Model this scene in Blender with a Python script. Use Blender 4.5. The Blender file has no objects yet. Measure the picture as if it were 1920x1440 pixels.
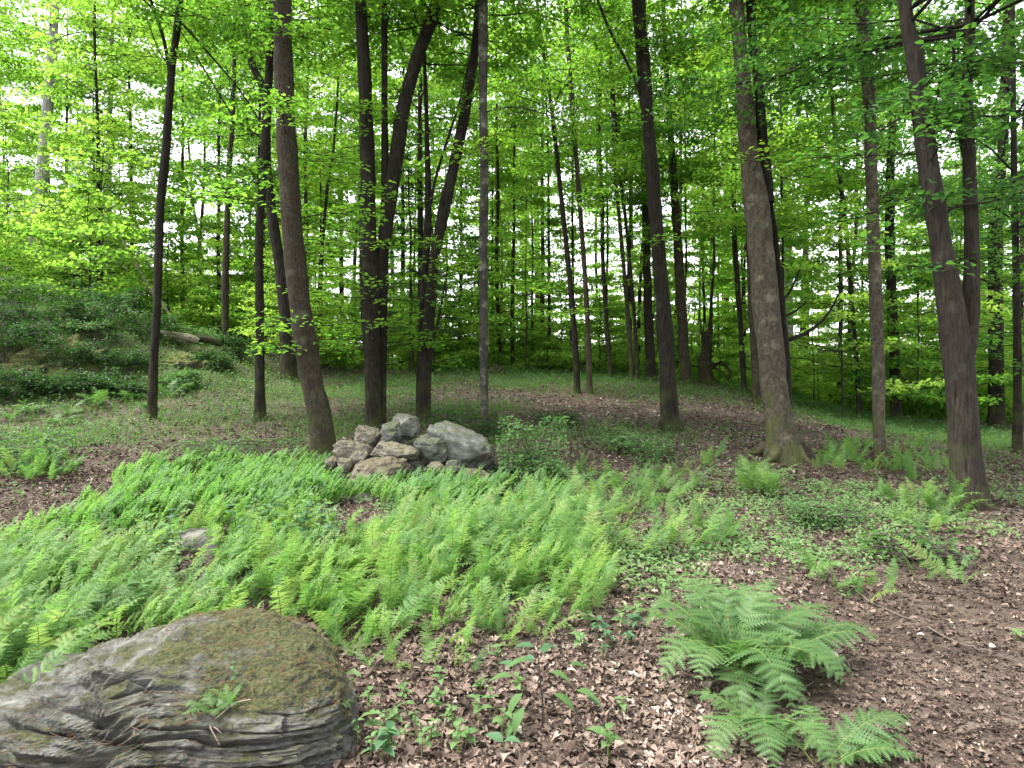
import bpy, math
import numpy as np
from math import radians, pi

sc = bpy.context.scene
COL = sc.collection

# ------------------------------------------------------------------ camera
F = 1274.0            # focal length in pixels of the 1920 px wide photograph
CAM_H = 1.6
PITCH = math.atan(20.0 / F)
cam = bpy.data.cameras.new("camera")
cam.sensor_width = 36.0
cam.lens = 36.0 * F / 1920.0
cam.clip_start = 0.05
cam.clip_end = 2000.0
cam_ob = bpy.data.objects.new("camera", cam)
COL.objects.link(cam_ob)
cam_ob.location = (0, 0, CAM_H)
cam_ob.rotation_euler = (pi / 2 - PITCH, 0, 0)
sc.camera = cam_ob

# ------------------------------------------------------------------ sky and sun
SUN_EL, SUN_AZ = radians(64), radians(268)     # azimuth clockwise from +Y: high, to the left
world = bpy.data.worlds.new("World")
sc.world = world
world.use_nodes = True
wn = world.node_tree
for n in list(wn.nodes):
    wn.nodes.remove(n)
sky = wn.nodes.new("ShaderNodeTexSky")
sky.sky_type = 'NISHITA'
sky.sun_disc = False
sky.sun_elevation = SUN_EL
sky.sun_rotation = SUN_AZ
sky.air_density = 1.0
sky.dust_density = 1.5
hs = wn.nodes.new("ShaderNodeHueSaturation")
hs.inputs['Saturation'].default_value = 0.16      # bright overcast: almost white
bg = wn.nodes.new("ShaderNodeBackground")
bg.inputs['Strength'].default_value = 0.11
wo = wn.nodes.new("ShaderNodeOutputWorld")
wn.links.new(sky.outputs[0], hs.inputs['Color'])
wn.links.new(hs.outputs[0], bg.inputs['Color'])
wn.links.new(bg.outputs[0], wo.inputs['Surface'])

sun = bpy.data.lights.new("sun", 'SUN')
sun.energy = 1.5
sun.angle = radians(18)
sun.color = (1.0, 0.96, 0.90)
sun_ob = bpy.data.objects.new("sun", sun)
COL.objects.link(sun_ob)
sun_ob.rotation_euler = (pi / 2 - SUN_EL, 0, pi - SUN_AZ)

sc.view_settings.view_transform = 'Standard'
sc.view_settings.look = 'None'
sc.view_settings.gamma = 1.0
sc.view_settings.use_curve_mapping = False
sc.view_settings.exposure = 2.7

sc.render.engine = 'CYCLES'
cy = sc.cycles
cy.use_denoising = True
cy.denoiser = 'OPENIMAGEDENOISE'
cy.max_bounces = 7
cy.diffuse_bounces = 4
cy.glossy_bounces = 2
cy.transmission_bounces = 4
cy.transparent_max_bounces = 4
cy.caustics_reflective = False
cy.caustics_refractive = False
cy.use_adaptive_sampling = True
cy.adaptive_threshold = 0.02

# ------------------------------------------------------------------ numeric helpers
def RG(seed):
    return np.random.default_rng(seed)

def _hash(ix, iy, iz, seed):
    h = (ix.astype(np.int64) * 374761393 + iy.astype(np.int64) * 668265263 +
         iz.astype(np.int64) * 2147483647 + seed * 1274126177) & 0xFFFFFFFF
    h = ((h ^ (h >> 13)) * 1274126177) & 0xFFFFFFFF
    h = h ^ (h >> 16)
    return (h & 0xFFFFFF) / float(0xFFFFFF)

def vnoise(p, seed=0):
    """value noise, p (N,3) -> (N,) in -1..1"""
    p = np.asarray(p, float)
    i = np.floor(p).astype(np.int64)
    f = p - i
    f = f * f * f * (f * (f * 6 - 15) + 10)
    r = 0
    for dx in (0, 1):
        for dy in (0, 1):
            for dz in (0, 1):
                w = ((f[:, 0] if dx else 1 - f[:, 0]) * (f[:, 1] if dy else 1 - f[:, 1]) *
                     (f[:, 2] if dz else 1 - f[:, 2]))
                r = r + w * _hash(i[:, 0] + dx, i[:, 1] + dy, i[:, 2] + dz, seed)
    return r * 2 - 1

def fbm(p, octaves=4, seed=0, gain=0.5):
    p = np.asarray(p, float)
    a, r, t = 1.0, 0, 0
    for k in range(octaves):
        r = r + a * vnoise(p * (2.03 ** k) + 17.3 * k, seed + k)
        t += a
        a *= gain
    return r / t

def smooth(x, a, b):
    t = np.clip((x - a) / (b - a), 0, 1)
    return t * t * (3 - 2 * t)

def norm(v):
    return v / np.maximum(np.linalg.norm(v, axis=-1, keepdims=True), 1e-9)

CA, SA = math.cos(PITCH), math.sin(PITCH)
def P(px, py, Y):
    """world point seen at pixel (px, py) of the photograph, at world depth Y"""
    u, v = (px - 960.0) / F, (720.0 - py) / F
    d = np.array([u, CA + v * SA, -SA + v * CA])
    return np.array([0, 0, CAM_H]) + d * (Y / d[1])

# ------------------------------------------------------------------ terrain
ctrl = [P(*c) for c in [
    (100, 1250, 3.7), (500, 1440, 2.75), (960, 1440, 2.75), (1500, 1440, 2.75), (1900, 1440, 2.75),
    (960, 1110, 5.0), (300, 1110, 5.0), (1600, 1110, 5.0), (1900, 1110, 5.0),
    (40, 960, 7.9), (350, 975, 7.4), (700, 975, 7.4), (1100, 965, 7.7), (1500, 960, 7.9), (1880, 960, 7.8),
    (100, 885, 10.6), (400, 880, 10.6), (750, 895, 10.0), (1100, 880, 10.3), (1400, 875, 10.6), (1700, 905, 9.9), (1900, 900, 10.2),
    (60, 815, 13.0), (300, 800, 13.4), (560, 800, 13.4), (800, 800, 13.4), (1050, 800, 13.4), (1280, 800, 13.2), (1500, 820, 13.0), (1720, 850, 13.0), (1900, 850, 13.2),
    (40, 745, 15.6), (250, 740, 16.0), (450, 745, 16.6), (700, 742, 17.5), (950, 742, 18.0), (1200, 752, 18.0), (1400, 760, 18.0), (1600, 800, 18.0), (1800, 812, 18.0),
    (10, 600, 18.6), (150, 590, 19.0), (300, 632, 20.0), (430, 662, 20.5), (540, 708, 21.0), (700, 702, 23.5), (950, 698, 24.5), (1200, 712, 23.5), (1400, 730, 23), (1600, 778, 24), (1850, 795, 24),
    (50, 575, 26), (300, 625, 27), (550, 690, 30), (900, 704, 34), (1200, 728, 34), (1500, 770, 34), (1850, 800, 34)]]
ctrl += [np.array(c, float) for c in [
    (-3, 0.5, 0), (0, 0.5, 0), (3, 0.5, 0), (-8, 2, 0.1), (8, 2, 0), (-4, -6, 0), (4, -6, 0), (0, -20, -.3),
    (-40, 50, 5.5), (-15, 50, 3.0), (0, 52, 0.6), (18, 50, -1.6), (40, 50, -2.5),
    (-22, 14, 2.6), (-30, 25, 5.0), (20, 10, -.5), (30, 25, -1.5), (-16, 4, 0.6), (16, 3, -.1)]]
ctrl = np.array(ctrl)
def _tps(r):
    return np.where(r > 1e-9, r * r * np.log(np.maximum(r, 1e-9)), 0)
_c = ctrl[:, :2]
_n = len(_c)
_K = _tps(np.linalg.norm(_c[:, None] - _c[None], axis=2)) + np.eye(_n) * 0.6
_Q = np.hstack([np.ones((_n, 1)), _c])
_A = np.block([[_K, _Q], [_Q.T, np.zeros((3, 3))]])
_S = np.linalg.solve(_A, np.concatenate([ctrl[:, 2], np.zeros(3)]))

def gz(x, y):
    x = np.atleast_1d(np.asarray(x, float)); y = np.atleast_1d(np.asarray(y, float))
    q = np.stack([np.clip(x, -60, 60), np.clip(y, -25, 60)], 1)
    out = np.empty(len(q))
    for a in range(0, len(q), 40000):
        s = q[a:a + 40000]
        K = _tps(np.linalg.norm(s[:, None] - _c[None], axis=2))
        out[a:a + 40000] = K @ _S[:_n] + _S[_n] + s @ _S[_n + 1:]
    far = smooth(np.hypot(x, y - 10), 45, 140)
    out = out * (1 - far) + (-1.0) * far
    p = np.stack([x, y, np.zeros_like(x)], 1)
    near = smooth(np.hypot(x, y - 10), 90, 60)
    out = out + near * (0.05 * vnoise(p * 0.9, 3) + 0.022 * vnoise(p * 2.7, 4) + 0.008 * vnoise(p * 8, 5))
    return out

_YS = np.arange(1.6, 60, 0.04)
def ground(px, py):
    """first terrain point on the ray through a pixel"""
    a, b = P(px, py, 1.0), P(px, py, 2.0)
    d = b - a
    pts = a[None] + d[None] * (_YS[:, None] - 1.0)
    h = gz(pts[:, 0], pts[:, 1])
    w = np.nonzero(pts[:, 2] <= h)[0]
    k = w[0] if len(w) else -1
    q = pts[k].copy(); q[2] = h[k]
    return q

def project(p):
    """world points -> photograph pixels"""
    q = np.atleast_2d(p) - np.array([0, 0, CAM_H])
    zc = q[:, 1] * CA - q[:, 2] * SA
    v = q[:, 1] * SA + q[:, 2] * CA
    return 960 + F * q[:, 0] / zc, 720 - F * v / zc

def in_poly(x, y, poly):
    poly = np.array(poly, float)
    inside = np.zeros(len(x), bool)
    j = len(poly) - 1
    for i in range(len(poly)):
        xi, yi = poly[i]; xj, yj = poly[j]
        c = ((yi > y) != (yj > y)) & (x < (xj - xi) * (y - yi) / (yj - yi + 1e-12) + xi)
        inside ^= c
        j = i
    return inside

def ground_poly(poly):
    return [ground(px, py)[:2] for px, py in poly]

# ------------------------------------------------------------------ mesh helpers
class MB:
    """collects vertices and faces of ONE mesh"""
    def __init__(self):
        self.v = []; self.f = []; self.m = []; self.t = []; self.n = 0; self.s = []
    def add(self, v, f, mat=0, tint=None, smooth=True):
        v = np.asarray(v, float).reshape(-1, 3)
        f = np.asarray(f, np.int64)
        self.v.append(v)
        self.f.append(f + self.n)
        self.m.append(np.full(len(f), mat, np.int32))
        self.s.append(np.full(len(f), smooth, bool))
        self.t.append(np.full(len(v), 0.5) if tint is None else np.broadcast_to(np.asarray(tint, float), (len(v),)))
        self.n += len(v)
    def mesh(self, name, mats):
        me = bpy.data.meshes.new(name)
        v = np.concatenate(self.v)
        me.vertices.add(len(v))
        me.vertices.foreach_set("co", v.astype(np.float32).ravel())
        loops = np.concatenate([f.ravel() for f in self.f]).astype(np.int32)
        tot = np.concatenate([np.full(len(f), f.shape[1], np.int32) for f in self.f])
        start = np.concatenate([[0], np.cumsum(tot)[:-1]]).astype(np.int32)
        me.loops.add(len(loops))
        me.loops.foreach_set("vertex_index", loops)
        me.polygons.add(len(tot))
        me.polygons.foreach_set("loop_start", start)
        me.polygons.foreach_set("material_index", np.concatenate(self.m))
        me.polygons.foreach_set("use_smooth", np.concatenate(self.s))
        a = me.attributes.new("tint", 'FLOAT', 'POINT')
        a.data.foreach_set("value", np.concatenate(self.t).astype(np.float32))
        for m in (mats if isinstance(mats, (list, tuple)) else [mats]):
            me.materials.append(m)
        me.update(calc_edges=True)
        return me

def link(name, me, parent=None, loc=(0, 0, 0), rot=(0, 0, 0), scale=(1, 1, 1)):
    o = bpy.data.objects.new(name, me)
    COL.objects.link(o)
    o.location = loc; o.rotation_euler = rot; o.scale = scale
    if parent is not None:
        o.parent = parent
    return o

def empty(name, loc, rz=0.0):
    o = link(name, None, None, loc, (0, 0, rz))
    o.empty_display_size = 0.1
    return o

def tag(o, label=None, cat=None, group=None, kind=None):
    if label: o["label"] = label
    if cat: o["category"] = cat
    if group: o["group"] = group
    if kind: o["kind"] = kind
    return o

def frames(path):
    """tangent + two normals along (...,K,3)"""
    t = np.gradient(path, axis=-2)
    t = norm(t)
    ref = np.zeros_like(t); ref[..., 0] = 1.0
    alt = np.zeros_like(t); alt[..., 1] = 1.0
    use = (np.abs((t * ref).sum(-1)) > 0.85)[..., None].any(axis=-2, keepdims=True)
    ref = np.where(use, alt, ref)
    a = norm(np.cross(t, ref))
    b = np.cross(t, a)
    return t, a, b

def tubes(paths, radii, segs):
    """many equal-length polylines (B,K,3) -> verts, quads"""
    paths = np.asarray(paths, float); radii = np.asarray(radii, float)
    B, K = paths.shape[:2]
    t, a, b = frames(paths)
    ang = np.arange(segs) * 2 * pi / segs
    ring = (a[:, :, None] * np.cos(ang)[None, None, :, None] + b[:, :, None] * np.sin(ang)[None, None, :, None])
    v = paths[:, :, None] + ring * radii[:, :, None, None]
    idx = np.arange(B * K * segs).reshape(B, K, segs)
    nx = np.roll(idx, -1, axis=2)
    q = np.stack([idx[:, :-1], nx[:, :-1], nx[:, 1:], idx[:, 1:]], -1).reshape(-1, 4)
    return v.reshape(-1, 3), q

def catmull(pts, n):
    pts = np.asarray(pts, float)
    k = len(pts)
    e = np.vstack([2 * pts[0] - pts[1], pts, 2 * pts[-1] - pts[-2]])
    u = np.linspace(0, k - 1 - 1e-6, n)
    i = u.astype(int); f = (u - i)[:, None]
    p0, p1, p2, p3 = e[i], e[i + 1], e[i + 2], e[i + 3]
    return 0.5 * (2 * p1 + (p2 - p0) * f + (2 * p0 - 5 * p1 + 4 * p2 - p3) * f ** 2 + (3 * p1 - p0 - 3 * p2 + p3) * f ** 3)

def leaf_geo(pos, nrm, drn, size, width=0.62, kind='kite', fold=0.18):
    """flat-ish leaves; returns verts, tris, verts per leaf"""
    n = norm(nrm)
    d = norm(drn - (drn * n).sum(-1, keepdims=True) * n)
    s = np.cross(d, n)
    if kind == 'kite':
        tp = np.array([[0, 0, 0], [-.5, .42, 1], [0, 1, -.35], [.5, .42, 1]])
        tri = np.array([[0, 2, 1], [0, 3, 2]])
    elif kind == 'ovate':
        tp = np.array([[0, 0, 0], [-.42, .28, 1], [-.36, .62, .8], [0, 1, -.6], [.36, .62, .8], [.42, .28, 1], [0, .5, 0]])
        tri = np.array([[0, 6, 1], [1, 6, 2], [2, 6, 3], [3, 6, 4], [4, 6, 5], [5, 6, 0]])
    elif kind == 'maple':
        tp = np.array([[0, 0, 0], [-.5, .12, .6], [-.26, .36, .2], [-.62, .62, 1], [-.2, .66, .2], [0, 1.05, -.6],
                       [.2, .66, .2], [.62, .62, 1], [.26, .36, .2], [.5, .12, .6], [0, .42, 0]])
        tri = np.array([[i, 10, (i + 1) % 10] for i in range(10)])
        tri = tri[:, ::-1]
    size = np.asarray(size).reshape(-1, 1, 1)
    v = (pos[:, None] + size * (s[:, None] * (tp[None, :, 0:1] * width) + d[:, None] * tp[None, :, 1:2]
                                + n[:, None] * tp[None, :, 2:3] * fold * width))
    k = len(tp)
    f = tri[None] + (np.arange(len(pos)) * k)[:, None, None]
    return v.reshape(-1, 3), f.reshape(-1, 3), k

# ------------------------------------------------------------------ materials
def mat(name):
    m = bpy.data.materials.new(name)
    m.use_nodes = True
    nt = m.node_tree
    for n in list(nt.nodes):
        nt.nodes.remove(n)
    out = nt.nodes.new("ShaderNodeOutputMaterial")
    def N(t, **kw):
        n = nt.nodes.new("ShaderNode" + t)
        for k, v in kw.items():
            setattr(n, k, v)
        return n
    def L(a, b):
        nt.links.new(a, b)
    return m, nt, N, L, out

def ramp(N, stops, interp='LINEAR'):
    r = N("ValToRGB")
    cr = r.color_ramp
    cr.interpolation = interp
    while len(cr.elements) > 1:
        cr.elements.remove(cr.elements[-1])
    cr.elements[0].position = stops[0][0]
    cr.elements[0].color = (*stops[0][1], 1)
    for p, c in stops[1:]:
        e = cr.elements.new(p)
        e.color = (*c, 1)
    return r

def leaf_mat(name, stops, tstops, trans=0.5, rough=0.55, objvar=0.25, spec=0.3):
    """leaf: reflecting + light passing through; tint attribute = leaf to leaf variation"""
    m, nt, N, L, out = mat(name)
    at = N("Attribute", attribute_name="tint")
    oi = N("ObjectInfo")
    mx = N("Math", operation='MULTIPLY_ADD')
    mx.inputs[1].default_value = objvar
    L(oi.outputs['Random'], mx.inputs[0])
    sb = N("Math", operation='SUBTRACT')
    L(at.outputs['Fac'], sb.inputs[0]); sb.inputs[1].default_value = objvar / 2
    L(sb.outputs[0], mx.inputs[2])
    r1 = ramp(N, stops); r2 = ramp(N, tstops)
    L(mx.outputs[0], r1.inputs[0]); L(mx.outputs[0], r2.inputs[0])
    p = N("BsdfPrincipled")
    p.inputs['Roughness'].default_value = rough
    p.inputs['Specular IOR Level'].default_value = spec
    L(r1.outputs[0], p.inputs['Base Color'])
    tr = N("BsdfTranslucent")
    L(r2.outputs[0], tr.inputs['Color'])
    mix = N("MixShader")
    mix.inputs[0].default_value = trans
    L(p.outputs[0], mix.inputs[1]); L(tr.outputs[0], mix.inputs[2])
    L(mix.outputs[0], out.inputs['Surface'])
    return m

def bark_mat(name, dark, light, patch, furrow=1.0, moss=0.3, patch_amt=0.4, zscale=0.16, scale=26.0):
    m, nt, N, L, out = mat(name)
    tc = N("TexCoord")
    mp = N("Mapping")
    mp.inputs['Scale'].default_value = (1, 1, zscale)
    L(tc.outputs['Object'], mp.inputs['Vector'])
    n1 = N("TexNoise"); n1.inputs['Scale'].default_value = scale; n1.inputs['Detail'].default_value = 6; n1.inputs['Roughness'].default_value = 0.65
    n1.inputs['Distortion'].default_value = 0.6
    L(mp.outputs[0], n1.inputs['Vector'])
    r = ramp(N, [(0.30, dark), (0.52, tuple((a + b) / 2 for a, b in zip(dark, light))), (0.72, light)])
    L(n1.outputs[0], r.inputs[0])
    n2 = N("TexNoise"); n2.inputs['Scale'].default_value = 5.0; n2.inputs['Detail'].default_value = 5; n2.inputs['Roughness'].default_value = 0.7
    L(tc.outputs['Object'], n2.inputs['Vector'])
    pr = ramp(N, [(0.52, (0, 0, 0)), (0.68, (patch_amt,) * 3)])
    L(n2.outputs[0], pr.inputs[0])
    m1 = N("MixRGB"); L(pr.outputs[0], m1.inputs[0]); L(r.outputs[0], m1.inputs[1]); m1.inputs[2].default_value = (*patch, 1)
    # moss growing up from the foot
    sx = N("SeparateXYZ"); L(tc.outputs['Object'], sx.inputs[0])
    mr = N("MapRange"); mr.inputs[1].default_value = 1.6; mr.inputs[2].default_value = 0.0; mr.inputs[3].default_value = 0; mr.inputs[4].default_value = 0.34
    L(sx.outputs[2], mr.inputs[0])
    n3 = N("TexNoise"); n3.inputs['Scale'].default_value = 3.0; n3.inputs['Detail'].default_value = 6
    L(tc.outputs['Object'], n3.inputs['Vector'])
    ad = N("Math", operation='ADD'); L(mr.outputs[0], ad.inputs[0]); L(n3.outputs[0], ad.inputs[1])
    mm = ramp(N, [(0.66, (0, 0, 0)), (0.80, (moss,) * 3)]); L(ad.outputs[0], mm.inputs[0])
    m2 = N("MixRGB"); L(mm.outputs[0], m2.inputs[0]); L(m1.outputs[0], m2.inputs[1]); m2.inputs[2].default_value = (0.07, 0.09, 0.02, 1)
    p = N("BsdfPrincipled"); p.inputs['Roughness'].default_value = 0.9; p.inputs['Specular IOR Level'].default_value = 0.2
    L(m2.outputs[0], p.inputs['Base Color'])
    b = N("Bump"); b.inputs['Strength'].default_value = 1.0; b.inputs['Distance'].default_value = 0.04 * furrow
    L(n1.outputs[0], b.inputs['Height'])
    mp3 = N("Mapping"); mp3.inputs['Scale'].default_value = (1, 1, .16); L(tc.outputs['Object'], mp3.inputs['Vector'])
    nr = N("TexNoise"); nr.noise_type = 'RIDGED_MULTIFRACTAL'; nr.inputs['Scale'].default_value = 13; nr.inputs['Detail'].default_value = 3; nr.inputs['Distortion'].default_value = .5
    L(mp3.outputs[0], nr.inputs['Vector'])
    b2 = N("Bump"); b2.inputs['Strength'].default_value = 0.9; b2.inputs['Distance'].default_value = 0.035 * furrow; b2.invert = True
    L(nr.outputs[0], b2.inputs['Height']); L(b.outputs[0], b2.inputs['Normal']); L(b2.outputs[0], p.inputs['Normal'])
    L(p.outputs[0], out.inputs['Surface'])
    return m

def rock_mat(name, c1, c2, c3, moss=0.5, scale=6.0, moss_up=0.55, strata=None, lichen=(0.30, 0.31, 0.27), crack=0.03):
    m, nt, N, L, out = mat(name)
    tc = N("TexCoord"); ge = N("NewGeometry")
    mp = N("Mapping"); L(tc.outputs['Object'], mp.inputs['Vector'])
    if strata:
        mp.inputs['Scale'].default_value = strata
    n1 = N("TexNoise"); n1.inputs['Scale'].default_value = scale; n1.inputs['Detail'].default_value = 9; n1.inputs['Roughness'].default_value = 0.7
    L(mp.outputs[0], n1.inputs['Vector'])
    r = ramp(N, [(0.33, c1), (0.5, c2), (0.68, c3)]); L(n1.outputs[0], r.inputs[0])
    n4 = N("TexNoise"); n4.inputs['Scale'].default_value = scale * 7; n4.inputs['Detail'].default_value = 4; n4.inputs['Roughness'].default_value = 0.8
    L(tc.outputs['Object'], n4.inputs['Vector'])
    li = ramp(N, [(0.57, (0, 0, 0)), (0.66, (0.6,) * 3)]); L(n4.outputs[0], li.inputs[0])
    m0 = N("MixRGB"); L(li.outputs[0], m0.inputs[0]); L(r.outputs[0], m0.inputs[1]); m0.inputs[2].default_value = (*lichen, 1)
    sx = N("SeparateXYZ"); L(ge.outputs['Normal'], sx.inputs[0])
    n2 = N("TexNoise"); n2.inputs['Scale'].default_value = scale * 0.8; n2.inputs['Detail'].default_value = 7; n2.inputs['Roughness'].default_value = 0.65
    L(tc.outputs['Object'], n2.inputs['Vector'])
    at = N("Attribute", attribute_name="tint")
    mt = N("Math", operation='MULTIPLY_ADD'); L(at.outputs['Fac'], mt.inputs[0]); mt.inputs[1].default_value = 0.36; L(n2.outputs[0], mt.inputs[2])
    mu = N("Math", operation='SUBTRACT'); L(mt.outputs[0], mu.inputs[0]); mu.inputs[1].default_value = 0.18
    ma = N("Math", operation='MULTIPLY_ADD'); L(sx.outputs[2], ma.inputs[0]); ma.inputs[1].default_value = 0.30; L(mu.outputs[0], ma.inputs[2])
    mr = ramp(N, [(moss_up, (0, 0, 0)), (moss_up + 0.14, (moss,) * 3)]); L(ma.outputs[0], mr.inputs[0])
    n5 = N("TexNoise"); n5.inputs['Scale'].default_value = 60; n5.inputs['Detail'].default_value = 3
    L(tc.outputs['Object'], n5.inputs['Vector'])
    mc = ramp(N, [(0.3, (0.024, 0.030, 0.008)), (0.46, (0.066, 0.082, 0.018)), (0.58, (0.12, 0.12, 0.034)), (0.8, (0.18, 0.14, 0.07))]); L(n5.outputs[0], mc.inputs[0])
    m1 = N("MixRGB"); L(mr.outputs[0], m1.inputs[0]); L(m0.outputs[0], m1.inputs[1]); L(mc.outputs[0], m1.inputs[2])
    p = N("BsdfPrincipled"); p.inputs['Roughness'].default_value = 0.85; p.inputs['Specular IOR Level'].default_value = 0.3
    L(m1.outputs[0], p.inputs['Base Color'])
    sm = N("Math", operation='ADD'); L(n1.outputs[0], sm.inputs[0])
    s2 = N("Math", operation='MULTIPLY'); L(n5.outputs[0], s2.inputs[0]); s2.inputs[1].default_value = 0.35
    L(s2.outputs[0], sm.inputs[1])
    b = N("Bump"); b.inputs['Strength'].default_value = 0.9; b.inputs['Distance'].default_value = 0.03
    L(sm.outputs[0], b.inputs['Height'])
    mp2 = N("Mapping"); L(tc.outputs['Object'], mp2.inputs['Vector']); mp2.inputs['Scale'].default_value = (1, 1, 7) if strata else (1, 1, 1.6)
    mp2.inputs['Rotation'].default_value = (.2, -.12, 0)
    n6 = N("TexNoise"); n6.inputs['Scale'].default_value = 11; n6.inputs['Detail'].default_value = 8; n6.inputs['Roughness'].default_value = 0.75; n6.inputs['Distortion'].default_value = .4
    L(mp2.outputs[0], n6.inputs['Vector'])
    b2 = N("Bump"); b2.inputs['Strength'].default_value = 1.0; b2.inputs['Distance'].default_value = crack
    L(n6.outputs[0], b2.inputs['Height']); L(b.outputs[0], b2.inputs['Normal']); L(b2.outputs[0], p.inputs['Normal'])
    L(p.outputs[0], out.inputs['Surface'])
    return m

def tint_mat(name, stops, rough=0.8, noise=0.0):
    m, nt, N, L, out = mat(name)
    at = N("Attribute", attribute_name="tint")
    r = ramp(N, stops)
    L(at.outputs['Fac'], r.inputs[0])
    p = N("BsdfPrincipled"); p.inputs['Roughness'].default_value = rough; p.inputs['Specular IOR Level'].default_value = 0.25
    L(r.outputs[0], p.inputs['Base Color'])
    L(p.outputs[0], out.inputs['Surface'])
    return m

M = {}
M['maple'] = leaf_mat("maple_leaf", [(0, (0.035, 0.085, 0.018)), (0.5, (0.06, 0.135, 0.022)), (1, (0.10, 0.175, 0.028))],
                      [(0, (0.11, 0.30, 0.03)), (0.5, (0.24, 0.50, 0.04)), (1, (0.40, 0.62, 0.06))], 0.62, objvar=.45)
M['young'] = leaf_mat("brightened_leaf", [(0, (0.07, 0.14, 0.03)), (0.5, (0.11, 0.195, 0.04)), (1, (0.15, 0.235, 0.05))],
                      [(0, (0.20, 0.44, 0.045)), (0.5, (0.33, 0.59, 0.06)), (1, (0.46, 0.67, 0.085))], 0.64, objvar=.5)  # leaf colours raised to stand in for backlight in the far understory
M['cover'] = leaf_mat("cover_leaf", [(0, (0.035, 0.085, 0.03)), (0.5, (0.06, 0.125, 0.04)), (1, (0.10, 0.17, 0.05))],
                      [(0, (0.08, 0.22, 0.04)), (0.5, (0.13, 0.30, 0.05)), (1, (0.2, 0.38, 0.06))], 0.4)
M['maple_dark'] = leaf_mat("dark_green_leaf", [(0, (0.025, 0.07, 0.022)), (0.5, (0.04, 0.10, 0.03)), (1, (0.06, 0.13, 0.03))],
                      [(0, (0.06, 0.20, 0.03)), (0.5, (0.12, 0.32, 0.035)), (1, (0.22, 0.42, 0.045))], 0.55)  # darker green leaf than the maple
M['hemlock'] = leaf_mat("hemlock_needles", [(0, (0.02, 0.05, 0.025)), (0.5, (0.03, 0.075, 0.035)), (1, (0.05, 0.10, 0.04))],
                      [(0, (0.03, 0.09, 0.03)), (0.5, (0.05, 0.13, 0.04)), (1, (0.08, 0.18, 0.05))], 0.3)
M['shrub'] = leaf_mat("darkened_shrub_leaf", [(0, (0.010, 0.032, 0.009)), (0.5, (0.019, 0.052, 0.012)), (1, (0.040, 0.09, 0.018))],
                      [(0, (0.03, 0.11, 0.015)), (0.5, (0.055, 0.18, 0.02)), (1, (0.12, 0.29, 0.03))], 0.35)  # dark green leaves, darkened further to carry the overhung bank's shade
M['fern'] = leaf_mat("fern_frond", [(0, (0.045, 0.12, 0.035)), (0.5, (0.10, 0.21, 0.05)), (0.85, (0.15, 0.25, 0.065)), (1, (0.20, 0.22, 0.07))],
                      [(0, (0.12, 0.30, 0.05)), (0.5, (0.22, 0.44, 0.08)), (1, (0.34, 0.52, 0.11))], 0.42, objvar=0.85)
M['fern_deep'] = leaf_mat("deep_green_fern_frond", [(0, (0.045, 0.10, 0.032)), (0.5, (0.075, 0.15, 0.045)), (1, (0.105, 0.185, 0.06))],
                      [(0, (0.08, 0.22, 0.035)), (0.5, (0.13, 0.31, 0.05)), (1, (0.20, 0.38, 0.06))], 0.35, objvar=0.4)
M['forb'] = leaf_mat("broad_leaf", [(0, (0.075, 0.15, 0.05)), (0.5, (0.11, 0.20, 0.07)), (1, (0.15, 0.24, 0.085))],
                      [(0, (0.11, 0.28, 0.06)), (0.5, (0.17, 0.37, 0.08)), (1, (0.26, 0.45, 0.09))], 0.4, objvar=0.4)
M['forb_blue'] = leaf_mat("bluish_broad_leaf", [(0, (0.045, 0.105, 0.045)), (0.5, (0.065, 0.145, 0.065)), (1, (0.09, 0.18, 0.08))],
                      [(0, (0.06, 0.18, 0.07)), (0.5, (0.09, 0.25, 0.09)), (1, (0.14, 0.30, 0.10))], 0.35, objvar=0.4)
M['grass'] = leaf_mat("grass_blade", [(0, (0.03, 0.08, 0.02)), (0.5, (0.05, 0.12, 0.025)), (1, (0.09, 0.16, 0.03))],
                      [(0, (0.08, 0.22, 0.03)), (0.5, (0.13, 0.32, 0.03)), (1, (0.22, 0.40, 0.05))], 0.4)
M['stem'] = tint_mat("green_stem", [(0, (0.10, 0.12, 0.03)), (1, (0.16, 0.20, 0.05))], 0.6)
M['twig'] = tint_mat("twig_bark", [(0, (0.035, 0.028, 0.022)), (0.5, (0.07, 0.055, 0.045)), (1, (0.16, 0.13, 0.11))])
M['litter'] = tint_mat("dead_leaves", [(0, (0.028, 0.019, 0.014)), (0.2, (0.070, 0.048, 0.037)), (0.45, (0.132, 0.094, 0.074)),
                                       (0.7, (0.196, 0.146, 0.117)), (0.9, (0.27, 0.214, 0.175)), (1, (0.40, 0.34, 0.28))], 0.85)
M['needle'] = tint_mat("dead_needles", [(0, (0.05, 0.025, 0.015)), (0.5, (0.13, 0.065, 0.04)), (1, (0.24, 0.14, 0.085))])
M['bark'] = bark_mat("grey_brown_bark", (0.012, 0.009, 0.006), (0.068, 0.053, 0.036), (0.12, 0.12, 0.085), 1.0, 0.5, 0.45, 0.38, 42)  # living bark tones lowered: shade on the trunks put into colour
M['bark_pale'] = bark_mat("pale_grey_tan_bark", (0.028, 0.022, 0.015), (0.112, 0.094, 0.069), (0.20, 0.18, 0.13), 0.9, 0.6, 0.65, 0.45, 22)
M['bark_purple'] = bark_mat("purplish_grey_bark", (0.014, 0.0108, 0.0085), (0.062, 0.050, 0.040), (0.11, 0.10, 0.08), 1.1, 0.25, 0.3, 0.14, 36)
M['bark_mottled'] = bark_mat("mottled_grey_bark", (0.014, 0.012, 0.010), (0.065, 0.061, 0.049), (0.19, 0.19, 0.15), 0.5, 0.3, 0.8, 0.9, 9)
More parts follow.
